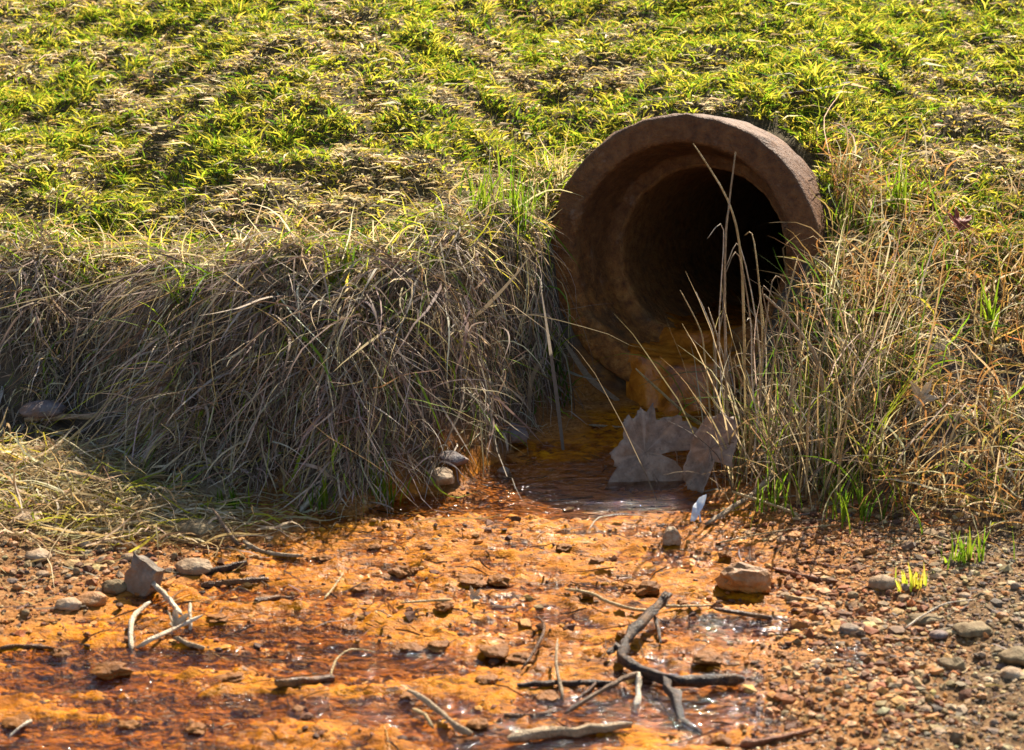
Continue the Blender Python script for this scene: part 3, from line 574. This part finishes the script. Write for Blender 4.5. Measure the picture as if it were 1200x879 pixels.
def tube(name, pts, rad, mat, seg=8, parent=None, jit=.12, sub=3):
    P = [Vector(p) for p in pts]; Q = []; Rr = []
    for i in range(len(P)-1):   # Catmull-Rom
        p0, p1, p2, p3 = P[max(i-1, 0)], P[i], P[i+1], P[min(i+2, len(P)-1)]
        for k in range(sub):
            t = k/sub; Q.append(.5*((2*p1)+(p2-p0)*t+(2*p0-5*p1+4*p2-p3)*t*t+(3*p1-p0-3*p2+p3)*t**3)); Rr.append(rad[i]*(1-t)+rad[i+1]*t)
    Q.append(P[-1]); Rr.append(rad[-1]); n = len(Q); V = []
    ref = Vector((.13, .2, .97)); sd0 = random.uniform(0, 99)
    for i in range(1, n-1): Q[i] = Q[i]+Vector((mnoise.noise(Vector((i*.8+sd0, 0, 0))), mnoise.noise(Vector((i*.8+sd0, 5, 0))), mnoise.noise(Vector((i*.8+sd0, 9, 0)))*.6))*Rr[i]*4*jit
    for i in range(n):
        t = (Q[min(i+1, n-1)]-Q[max(i-1, 0)]).normalized(); u = t.cross(ref); u = u.normalized() if u.length > 1e-4 else Vector((1, 0, 0)); v = t.cross(u)
        for j in range(seg):
            a = 2*math.pi*j/seg; r = Rr[i]*(1+random.gauss(0, jit))*(1+2.2*jit*mnoise.noise(Vector((i*.55+sd0, a, 0))))*(random.uniform(.1, .9) if i in (0, n-1) else 1); V.append(Q[i]+(u*math.cos(a)+v*math.sin(a))*r)
    q = []
    for i in range(n-1):
        for j in range(seg): q.append((i*seg+j, i*seg+(j+1) % seg, (i+1)*seg+(j+1) % seg, (i+1)*seg+j))
    me = bpy.data.meshes.new(name); q += [tuple(range(seg))[::-1], tuple((n-1)*seg+j for j in range(seg))]
    me.from_pydata([tuple(v) for v in V], [], q)
    for p in me.polygons: p.use_smooth = True
    return link(name, me, mat, parent)
def gpts(pix, lift):    # photo pixels on the ground -> points lying on it
    out = []
    for i, p in enumerate(pix):
        c = hit(p[0], p[1]); l = p[2] if len(p) > 2 else lift; out.append(Vector((c[0], c[1], max(float(h_full(c[0], c[1])), -.002)+l)))
    return out
def stick(name, pix, rpx, mat, label, cat, lift=None, ends=(1, .6), group=None, parent=None, jit=.12, seg=8):
    m = px_m(*pix[0][:2]); n = len(pix); r0 = rpx*m*.37; lift = r0*.6 if lift is None else lift
    rad = [r0*(ends[0]+(ends[1]-ends[0])*i/(n-1)) for i in range(n)]; o = tube(name, gpts(pix, lift), rad, M[mat], seg, parent, jit)
    if label: tag(o, label, cat, group)
    return o
# the dark forked branch: a thing with its fork as parts
br = empty('branch', hit(770, 800)); tag(br, 'dark wet forked branch lying in the orange mud', 'branch')
def child_world(o, par):
    bpy.context.view_layer.update(); o.parent = par; o.matrix_parent_inverse = par.matrix_world.inverted(); return o
child_world(stick('limb', [(783, 718, .024), (770, 735, .024), (748, 752, .02), (733, 768, .015), (730, 782, .011), (752, 797, .011), (778, 808, .013), (800, 815, .014), (830, 812, .014), (872, 806, .010)], 20, 'bark', None, None, ends=(.8, .8), jit=.2), br)
child_world(stick('fork', [(733, 780, .013), (722, 772, .014), (712, 776, .008)], 15, 'bark', None, None, jit=.2), br)
child_world(stick('fork', [(775, 806, .013), (790, 830, .008), (800, 852, .002), (822, 860, .000)], 17, 'bark', None, None, jit=.2), br)
child_world(stick('bark_stub', [(766, 738, .018), (772, 748, .008), (774, 756, .001)], 7, 'bark', None, None), br)
ST = [
 ('stick', [(98, 612, .012), (140, 619), (185, 630), (232, 641)], 10, 'tanstick', 'long peeled tan stick at the foot of the shaded bank', (1, .3)),
 ('stick', [(232, 642), (255, 645), (272, 642)], 4, 'brown', 'thin grey end piece lying past the long peeled stick', (1, .5)),
 ('twig', [(160, 762, .003), (182, 754, .006), (210, 744, .01), (238, 737, .014)], 7, 'bleached', 'straight bleached twig propped over the mud, longest of the white pile', (.9, .7)),
 ('twig', [(176, 692, .012), (192, 706, .012), (202, 716, .01), (214, 724, .003)], 9, 'bleached', 'bleached bent twig behind the straight bleached twig', (1, .7)),
 ('twig', [(176, 716, .01), (160, 728, .009), (153, 742, .006), (155, 766, .001)], 9, 'bleached', 'knobbly bleached twig curving down into the mud', (.7, .9)),
 ('twig', [(224, 718, .012), (223, 730, .008), (224, 742, .002)], 6, 'bleached', 'short upright bleached splinter above the straight bleached twig', (.8, 1)),
 ('twig', [(204, 752, .004), (222, 758), (240, 762)], 9, 'tanstick', 'short tan stub under the straight bleached twig', (.9, .9)),
 ('stick', [(236, 690), (262, 687), (290, 683), (315, 682)], 11, 'muddy', 'muddy dark stick behind the bleached twigs', (1, .8)),
 ('stick', [(240, 674), (265, 669), (290, 664)], 12, 'bark', 'short dark wet stick end near the flat topped stone', (1, .8)),
 ('stick', [(298, 708), (320, 704), (345, 702)], 10, 'muddy', 'short mud coated stick alone in the sunlit sludge', (.8, .6)),
 ('stick', [(285, 640, .006), (305, 647), (330, 652), (356, 655)], 8, 'tanstick', 'curved pale stick at the sunlit edge of the shaded water', (.8, .5)),
 ('stick', [(250, 622, .03), (268, 634, .012), (280, 640, .0)], 7, 'brown', 'thin greenish stem leaning out of the shaded bank foot', (.6, 1)),
 ('stick', [(352, 602, .002), (364, 592, .010), (376, 584, .018)], 9, 'bleached', 'short whitish stick beside the green tuft at the water', (.9, .9)),
 ('stick', [(322, 806, .004), (345, 804), (370, 801), (392, 797)], 14, 'muddy', 'thick broken stick end in the smooth muddy water', (1, .8)),
 ('twig', [(388, 800, .006), (394, 790, .014), (412, 783, .016), (440, 780, .01)], 4, 'straw', 'wiry straw bent over the thick broken stick', (.9, .6)),
 ('straw', [(662, 694, .004), (690, 706, .012), (715, 716, .010), (745, 720, .006), (772, 719, .004)], 8, 'straw', 'long curved yellow straw lying on the sunlit mud', (.7, .6)),
 ('straw', [(775, 716, .005), (810, 715, .004), (838, 712, .003)], 5, 'straw', 'short straw continuing past the branch tip', (.9, .5)),
 ('straw', [(470, 712, .004), (500, 711, .005), (530, 711, .006)], 5, 'straw', 'thin straw ending at the pale leaf scrap', (.6, 1)),
 ('twig', [(622, 728, .004), (634, 745, .018), (636, 762, .016), (612, 790, .006)], 5, 'muddy', 'angled thin twig standing in the mud beside dark clods', (.5, 1)),
 ('twig', [(653, 770, .022), (652, 795, .014), (660, 825, .001)], 6, 'tanstick', 'upright thin tan twig stuck in the mud', (.6, 1)),
 ('stick', [(606, 806), (640, 804), (680, 803), (722, 803)], 11, 'bark', 'dark straight stick lying against the forked branch', (.7, 1)),
 ('stick', [(662, 840, .002), (695, 828, .009), (720, 815, .012), (748, 804, .016)], 8, 'brown', 'brown stick leaning up to the forked branch', (.8, 1)),
 ('stick', [(748, 808, .02), (748, 822, .01), (745, 838, .0)], 11, 'bleached', 'pale splinter leaning below the fork of the branch', (.6, 1)),
 ('stick', [(478, 820, .010), (502, 838, .010), (528, 854, .008), (552, 868, .004)], 10, 'tanstick', 'tan stick slanting through dark clods in the mud', (.7, 1)),
 ('twig', [(484, 842, .006), (497, 848, .010), (508, 860, .004)], 6, 'straw', 'short straw crossing below the slanting tan stick', (1, .7)),
 ('stick', [(596, 876, .006), (640, 869, .006), (690, 862, .006), (740, 855, .006)], 18, 'tanstick', 'thick pale brown stick at the very front of the mud', (1, .8)),
 ('stick', [(590, 842), (625, 842), (656, 838)], 9, 'muddy', 'low muddy stick behind the thick pale brown stick', (.8, .9)),
 ('straw', [(1060, 741, .004), (1085, 730, .012), (1110, 720, .014), (1142, 710, .006)], 4, 'bleached', 'thin pale straw lying across the gravel', (1, .5)),
 ('stick', [(868, 878, .004), (895, 872), (930, 864), (958, 857)], 13, 'rust', 'reddish brown stick half buried in the stained gravel', (1, .5)),
 ('stick', [(905, 670, .004), (930, 675), (958, 683)], 10, 'rust', 'reddish strip of wood right of the big rust stained rock', (.5, .9)),
 ('stick', [(826, 618, .003), (860, 602, .010), (895, 583, .02), (920, 556, .03)], 9, 'tanstick', 'pale weathered stick slanting up out of the mud into dry grass', (.7, 1)),
 ('straw', [(858, 592, .02), (890, 600, .016), (925, 609, .012), (935, 612, .008)], 5, 'straw', 'yellow straw crossing over the pale weathered stick', (1, .6)),
 ('straw', [(840, 640, .003), (880, 632, .005), (930, 624, .005), (985, 618, .004)], 3.5, 'straw', 'long thin straw on the margin behind the big rust stained rock', (.7, .6)),
 ('straw', [(835, 715, .002), (865, 722, .004), (905, 728, .003)], 9, 'muddy', 'flat muddy stalk in the smooth pool beside the branch', (.6, 1)),
 ('straw', [(380, 703, .001), (390, 695, .006), (402, 683, .010)], 4, 'straw', 'tiny pale straw sticking up from the sunlit sludge', (1, .6)),
 ('straw', [(690, 628, .006), (702, 616, .01), (730, 611, .008), (760, 609, .004)], 3, 'bleached', 'fine arched straw at the edge of the shaded stream', (.8, .6)),
 ('stick', [(0, 762), (30, 760), (65, 762)], 9, 'muddy', 'mud coated stick half sunk beside a dark clod', (.8, .6)),
 ('stick', [(205, 775), (260, 771), (310, 777), (370, 776)], 4, 'brown', 'long thin stem floating in the muddy pool', (.6, .6)),
 ('stick', [(10, 872, .002), (25, 862, .008), (38, 858, .010)], 5, 'bleached', 'curled pale stem in the front puddle', (.6, 1)),
 ('stick', [(925, 113), (960, 108), (1000, 100)], 9, 'bark', 'dark stick lying on the lawn beyond the pipe', (.7, .6)),
 ('stick', [(700, 800, .002), (690, 812, .003), (676, 826, .002)], 6, 'muddy', 'short muddy twig beside the dark straight stick', (1, .7)),
 ('stick', [(30, 508, .02), (75, 506, .02), (122, 505, .02)], 11, 'tanstick', 'thick tan stalk lying across the sunlit straw heap', (.9, .9)),
 ('stick', [(160, 530, .008), (185, 515, .012), (212, 495, .016)], 9, 'bleached', 'grey weathered stick end on the straw heap', (.9, .7)),
]
for nm, pix, r, mt, lb, en in ST:
    stick(nm, pix, r, mt, lb, {'straw': 'straw', 'twig': 'twig'}.get(nm, 'stick'), ends=en, jit=.10 if nm == 'straw' else .2, seg=8 if nm == 'straw' else 10)

# leaves -------------------------------------------------------------
def leaf(name, mat, label, loc, size, rot, lobes=5, fold=.3, curl=.3, seed=0, stalk=True, cat='leaf', torn=.15):
    rs = random.Random(seed); nt, nr = 96, 9; V = []; vein = []
    la = [math.radians(a) for a in ((90, 38, 142, -12, 192) if lobes == 5 else (90, 30, 150))]; ll = [1, .92, .9, .6, .58]
    for i in range(nt):
        a = 2*math.pi*i/nt; r = .26; vv = 0
        for k, l0 in enumerate(la):
            da = abs((a-l0+math.pi) % (2*math.pi)-math.pi); r = max(r, ll[k]*(max(0, 1-da/.62)**.75)*(1-.12*abs(math.sin(da*17))))
            vv = max(vv, max(0, 1-da/.07))
        r = max(r, .3)*(1-torn*rs.random()*.6)
        for j in range(nr):
            f = (j+.0)/(nr-1); x, y = r*f*math.cos(a), r*f*math.sin(a)
            z = fold*abs(x)*.8 + curl*(x*x+y*y)*.6 + .10*mnoise.noise(Vector((x*3+seed, y*3, 0))) + .03*mnoise.noise(Vector((x*9+seed, y*9, 2))) - .035*vv*f
            V.append((x*size*.5, y*size*.5, z*size*.5)); vein.append(vv)
    q = [(i*nr+j, ((i+1) % nt)*nr+j, ((i+1) % nt)*nr+j+1, i*nr+j+1) for i in range(nt) for j in range(nr-1)]
    me = bpy.data.meshes.new(name); me.from_pydata(V, [], q)
    for p in me.polygons: p.use_smooth = True
    fattr(me, 'vein', vein); root = empty(name, loc); root.rotation_euler = rot; tag(root, label, cat)
    o = link('blade', me, M[mat], root); sm = o.modifiers.new('thickness', 'SOLIDIFY'); sm.thickness = .0006
    if stalk: tube('stalk', [(0, 0, 0), (.02*size, -.25*size, .03*size), (.06*size, -.5*size, .02*size)], [.0012, .001, .0013], M[mat], 6, root)
    return root
def traced_leaf(outline, cpx, base_px, tilt, yaw, dy, label, seed, fold, mat='leaf', axis=90):
    # outline in pixels, laid out at its real size on a tilted plane that stands on the ground at base_px
    b = hit(*base_px); m = np.linalg.norm(b-CAM)/FPX; cu, cv = cpx; rs = random.Random(seed); ol = []
    n = len(outline)
    for i in range(n):
        (x0, y0), (x1, y1) = outline[i], outline[(i+1) % n]
        for k in range(6):
            t = k/6; ol.append((x0+(x1-x0)*t, y0+(y1-y0)*t, rs.uniform(.95, 1.03)))
    V, vein, nr = [], [], 10; vd = [math.radians(a) for a in (axis, axis+48, axis-48, axis+105, axis-105)]
    for x, y, jt in ol:
        u, v = (x-cu)*m, (cv-y)*m/math.sin(tilt+.28); a = math.atan2(v, u); vv = max(max(0, 1-abs((a-d+math.pi) % (2*math.pi)-math.pi)/.09) for d in vd)
        for j in range(nr):
            f = j/(nr-1); k_ = f*(1+(jt-1)*f**4); p, q = u*k_, v*k_; s_ = p*100; r_ = q*100
            z = fold*abs(p-.15*q)*.8 + 0.010*mnoise.noise(Vector((s_*.25+seed, r_*.25, 0))) + .004*mnoise.noise(Vector((s_*.7+seed, r_*.7, 2))) + .002*mnoise.noise(Vector((s_*1.8+seed, r_*1.8, 7))) - .0008*vv*f
            V.append((p, q, z)); vein.append(vv*.8)
    N = len(ol); Q = [(i*nr+j, ((i+1) % N)*nr+j, ((i+1) % N)*nr+j+1, i*nr+j+1) for i in range(N) for j in range(nr-1)]
    me = bpy.data.meshes.new('blade'); me.from_pydata(V, [], Q)
    for p in me.polygons: p.use_smooth = True
    fattr(me, 'vein', vein); hh = (base_px[1]-cv)*m/math.sin(tilt+.28)
    root = empty('leaf', (b[0], b[1]+dy+hh*math.cos(tilt), b[2]+hh*math.sin(tilt)-.004)); root.rotation_euler = (tilt, 0, yaw); tag(root, label, 'leaf')
    o = link('blade', me, M[mat], root); sm = o.modifiers.new('thickness', 'SOLIDIFY'); sm.thickness = .0006
    tube('stalk', [(0, 0, .001), (.008, -.03, .004), (.02, -.06, .006)], [.0013, .001, .0012], M[mat], 6, root); return root
traced_leaf([(706, 572), (722, 545), (716, 528), (733, 512), (732, 492), (741, 484), (744, 490), (756, 474), (763, 480), (771, 470), (773, 490), (798, 486), (822, 502), (815, 526), (790, 528), (776, 532), (792, 540), (806, 556), (802, 566), (772, 576), (742, 576), (730, 570)], (758, 528), (757, 577), R_(58), R_(4), .0,
            'large dead brown maple leaf propped up below the pipe', 3, .12)
traced_leaf([(812, 552), (820, 515), (832, 488), (850, 479), (868, 486), (873, 500), (871, 544), (858, 540), (848, 537), (843, 556), (837, 576), (824, 574), (816, 568)], (840, 522), (832, 577), R_(66), R_(-14), -.004,
            'folded dead leaf standing beside the large maple leaf', 8, .55)
p = hit(1115, 290); leaf('leaf', 'leaf_red', 'small red brown leaf caught in the grass of the bank', (p[0], p[1]-.05, p[2]+.045), .075, (R_(40), R_(10), R_(20)), seed=5)
p = hit(1068, 492); leaf('leaf', 'leaf_pale', 'pale curled leaf caught in the tangled bank grass', (p[0], p[1]-.06, p[2]+.05), .065, (R_(70), R_(25), R_(-30)), seed=6, fold=.9, curl=.7, lobes=3)
p = hit(555, 706); leaf('leaf', 'leaf_pale', 'small pale leaf scrap standing on the sunlit mud', (p[0], p[1], p[2]+.008), .030, (R_(60), R_(35), R_(-40)), seed=9, lobes=3, fold=.3, stalk=False)
fe = traced_leaf([(815, 608), (817, 592), (823, 580), (832, 577), (830, 586), (827, 594), (823, 604), (820, 609)], (823, 593), (819, 609), R_(50), R_(-10), 0, 'small white feather at the water below the folded leaf', 12, .3, 'feather', 60)
fe.name = 'feather'; fe['category'] = 'feather'
p = hit(205, 742); leaf('leaf', 'leaf_pale', 'crumpled pale leaf under the straight bleached twig', (p[0], p[1], p[2]+.010), .045, (R_(50), R_(15), R_(30)), seed=14, lobes=5, fold=.9, curl=.6, stalk=False)
p = hit(645, 10); leaf('leaf', 'leaf_pale', 'tiny whitish leaf high on the lawn above the pipe', (p[0], p[1], p[2]+.03), .03, (R_(50), 0, R_(30)), seed=15, lobes=3, stalk=False)
p = hit(1118, 62); leaf('leaf', 'leaf_pale', 'tiny whitish leaf on the lawn beyond the dark stick', (p[0], p[1], p[2]+.03), .022, (R_(50), 0, R_(-30)), seed=16, lobes=3, stalk=False)

# tufts and stalks ----------------------------------------------------
def tuft(px, py, n, hgt, spread, cols, label, cat='grass tuft', width=.0032, name='grass_tuft', lean=(.05, .5), fn=h_full):
    c = hit(px, py); r = np.abs(rng.normal(0, spread, n)); a = rng.uniform(0, 2*np.pi, n); P = np.stack([c[0]+r*np.cos(a), c[1]+r*np.sin(a)*.7, np.zeros(n)], 1); P[:, 2] = h_full(P[:, 0], P[:, 1])-.003
    pts = blades(P, rng.uniform(.45, 1.05, n)*hgt, rng.uniform(*lean, n), 6); k = keep(pts, .002); pts = pts[k]; n = len(pts)
    pts -= 0; root = empty(name, c); o = ribbons('blades', pts-c, rng.uniform(.6, 1.3, n)*width, pick(cols, n), M['lawn'], parent=root); o['kind'] = 'stuff'
    tag(root, label, cat); return root
tuft(612, 285, 34, .155, .022, GREEN, 'tall bright green grass tuft left of the pipe mouth')
tuft(565, 260, 26, .11, .03, GREEN, 'thin green tuft on the bank lip beyond the tall bright tuft')
tuft(652, 470, 40, .13, .022, GREEN[:2]+GREYDRY[:2]+GREEN[3:4], 'dark green and grey tuft hanging at the side of the pipe', lean=(.3, .9))
tuft(380, 595, 26, .055, .014, GREEN[:3], 'bright green tuft behind the short whitish stick', width=.003)
tuft(450, 588, 34, .055, .022, GREEN[:3], 'wider green tuft at the shaded water edge')
tuft(272, 600, 24, .05, .016, GREEN[:2]+GREEN[3:4], 'dark green tuft beside the greenish stone')
tuft(205, 365, 34, .085, .025, GREEN, 'green tuft drooping over the lip of the shaded bank', lean=(.3, .9))
tuft(1070, 690, 22, .035, .016, YELLOW+GREEN[2:3], 'small yellow green sprout on the gravel')
tuft(1130, 660, 34, .05, .025, GREEN[:3], 'low green sprout below the tangled grass')
tuft(1160, 405, 14, .13, .012, GREEN[1:3], 'broad bladed green tuft in the tangled bank grass', width=.006, lean=(.05, .3))
tuft(1052, 250, 16, .10, .016, GREEN[1:3], 'upright green tuft on the bank right of the pipe', width=.005, lean=(.05, .35))
tuft(990, 275, 34, .09, .03, GREEN, 'leafy green tuft against the right rim of the pipe')
tuft(1010, 610, 34, .09, .04, GREEN[:4], 'dark green tuft at the foot of the dry stalks')
tuft(905, 600, 20, .08, .03, GREEN[:3]+STRAW[:1], 'sparse green tuft where the weathered stick enters the grass')
tuft(400, 330, 30, .07, .03, GREEN, 'short green tuft at the lip above the drooping grass', lean=(.2, .8))

# the clump of dry stalks in front of the pipe's right side
cb = hit(930, 560); clump = empty('dry_grass_clump', cb); tag(clump, 'clump of tall dry tan stalks in front of the pipe mouth', 'dry grass')
rc = random.Random(4)
def stalk_from(base, top, r, mat, bend=.02, par=clump, kink=None):
    b, t = Vector(base), Vector(top); mid = (b+t)/2+Vector((rc.uniform(-bend, bend), rc.uniform(-bend, bend), bend*.4)); pts = [b, mid, t]; rad = [r, r*.85, r*.5]
    if kink: pts.append(t+Vector(kink)); rad.append(r*.35)
    off = Vector(cb) if par is clump else Vector((0, 0, 0))
    o = tube('stalk', [q-off for q in pts], rad, M[mat], 5, None, .08, 4)
    if par is not None: o.parent = par
    return o
def at_depth(px, py, y):     # the point on the pixel's ray at world depth y
    d = ray(px, py); return CAM + d*((y-CAM[1])/d[1])
for (bx, by, tx, ty) in [(858, 560, 848, 270), (866, 560, 866, 300), (872, 566, 884, 285), (880, 570, 868, 290), (888, 572, 905, 330), (895, 575, 893, 340), (900, 578, 935, 300), (845, 540, 850, 350), (868, 545, 830, 360), (905, 570, 880, 380), (912, 575, 920, 330),
                         (925, 585, 950, 330), (935, 590, 935, 360), (945, 588, 978, 350), (958, 592, 985, 400), (965, 590, 1000, 370), (978, 596, 1010, 390), (890, 560, 860, 420), (882, 560, 900, 400), (910, 565, 940, 420), (920, 570, 905, 440), (950, 580, 960, 440), (940, 575, 925, 460), (970, 580, 1020, 430), (874, 552, 878, 400), (862, 548, 872, 430), (985, 596, 980, 450), (930, 570, 968, 470)]:
    b = hit(bx, by); t = at_depth(tx, ty, b[1]+rc.uniform(-.02, .10)); stalk_from(b, t, rc.uniform(.0012, .0021), rc.choice(['straw', 'straw', 'tanstick', 'bleached']), .025, kink=(rc.uniform(-.03, .03), rc.uniform(-.02, .02), rc.uniform(-.03, .01)) if rc.random() < .6 else None)
n = 900; xs = rng.normal(.43, .065, n); ys = rng.normal(-.36, .08, n); Pc = np.stack([xs, ys, h_full(xs, ys)-.002], 1)
pts = drape(Pc, np.stack([rng.normal(0, .25, n), rng.normal(-.05, .25, n), np.ones(n)], 1), rng.gamma(7, .155/7, n), 8, rng.uniform(.05, .75, n), None, .18); pts = pts[keep(pts)]; n = len(pts)
cc = pick(STRAW*2+GREYDRY, n); gg = rng.random(n) < .25; cc[gg] = pick(GREEN, n)[gg]
o = ribbons('blades', pts-cb, rng.uniform(.0012, .003, n), cc, M['dry'], parent=clump); o['kind'] = 'stuff'
# single broken stems that stand out
def lone(pix, y0, r, mat, label):
    b = hit(*pix[0]); pts = [Vector(b)]
    for i, (x, y) in enumerate(pix[1:]): pts.append(Vector(at_depth(x, y, b[1]+y0*(i+1)/len(pix))))
    o = tube('dry_reed', pts, [r*(1-.5*i/(len(pts)-1)) for i in range(len(pts))], M[mat], 6, None, .08, 4); tag(o, label, 'reed')
lone([(856, 560), (850, 420), (850, 290), (855, 235), (862, 178)], .05, .0021, 'tanstick', 'tallest straight dry stem rising across the pipe mouth')
lone([(874, 560), (872, 400), (868, 300), (853, 235), (812, 168)], .06, .0022, 'straw', 'kinked dry stem whose broken tip crosses the pipe rim')
lone([(838, 545), (826, 420), (820, 385), (797, 340)], .03, .0016, 'straw', 'short bent stem leaning into the pipe mouth')
lone([(842, 540), (838, 410), (828, 370), (815, 342)], .03, .0014, 'bleached', 'thin pale stem beside the short bent stem')
lone([(985, 560), (960, 430), (930, 380), (895, 345)], .03, .0036, 'tanstick', 'thick tan stalk slanting through the clump of dry stalks')
lone([(835, 505), (810, 490), (775, 460), (745, 432)], -.05, .003, 'straw', 'yellow straw sticking up slantwise in front of the maple leaf')
lone([(690, 498), (720, 500), (770, 505), (860, 515), (900, 516)], -.05, .0018, 'tanstick', 'thin straw lying across the maple leaf into the stalks')
# broad dead blades beside the pipe on its left
def broad(pix, y0, wd, col, label):
    b = hit(*pix[0]); P = [b]+[at_depth(x, y, b[1]+y0*(i+1)/len(pix)) for i, (x, y) in enumerate(pix[1:])]; P = np.array(P)
    t = np.linspace(0, len(P)-1, 14); i = np.minimum(t.astype(int), len(P)-2); f = (t-i)[:, None]; Q = P[i]*(1-f)+P[i+1]*f
    for _ in range(3): Q[1:-1] = (Q[:-2]+2*Q[1:-1]+Q[2:])/4
    o = ribbons('dead_blade', Q[None], np.array([wd]), np.array([col]), M['dry'], side=np.array([[1.0, -.3, .1]])); tag(o, label, 'grass blade')
broad([(660, 528), (652, 460), (642, 390), (632, 325)], .05, .007, (.22, .19, .16), 'broad grey dead blade hanging beside the pipe')
broad([(725, 470), (690, 445), (668, 410), (650, 385)], .01, .012, (.46, .38, .28), 'broad pale tan blade curling against the lower rim of the pipe')
broad([(618, 495), (622, 440), (640, 415), (660, 425)], .03, .008, (.33, .26, .17), 'hooked tan blade in the dead grass beside the pipe')

# clods and pebbles that lie next to something one can find get a label of their own
def single_out(name, text, marks):
    import re
    obs = [o for o in bpy.data.objects if re.sub(r'\.\d+$', '', o.name) == name]; used = set()
    for (px, py, what) in marks:
        c = plane_pt(px, py); best = min((o for o in obs if o.name not in used), key=lambda o: math.hypot(o.location.x-c[0], o.location.y-c[1]))
        if math.hypot(best.location.x-c[0], best.location.y-c[1]) < .075: used.add(best.name); best['label'] = text % what
single_out('mud_clod', 'dark wet mud clod closest to %s', [(745, 690, 'the tail of the curved yellow straw'), (530, 711, 'the pale leaf scrap'), (636, 755, 'the angled thin twig'), (392, 790, 'the wiry bent straw'), (660, 815, 'the dark straight stick'),
    (478, 818, 'the slanting tan stick'), (822, 765, 'the flat muddy stalk'), (30, 768, 'the half sunk mud coated stick'), (322, 702, 'the short mud coated stick'), (150, 765, 'the knobbly bleached twig'), (545, 868, 'the end of the thick pale brown stick'),
    (872, 690, 'the big rust stained rock'), (789, 637, 'the pale speckled stone'), (822, 860, 'the lower fork of the dark branch'), (20, 862, 'the curled pale stem'), (655, 775, 'the upright thin tan twig'), (395, 690, 'the tiny upright straw')])
single_out('pebble', 'small pebble closest to %s', [(1117, 786, 'the olive half buried stone'), (1082, 730, 'the flat olive stone'), (1036, 688, 'the flat pale stone'), (1192, 775, 'the larger half sunk stone of the pair'), (995, 740, 'the grey pebble where gravel turns tan'), (930, 690, 'the reddish strip of wood'),
    (171, 690, 'the angular grey stone'), (228, 668, 'the flat topped stone'), (80, 712, 'the cream coloured pebble'), (45, 655, 'the pale round pebble'), (110, 625, 'the long peeled tan stick'), (955, 857, 'the tip of the reddish brown stick')])
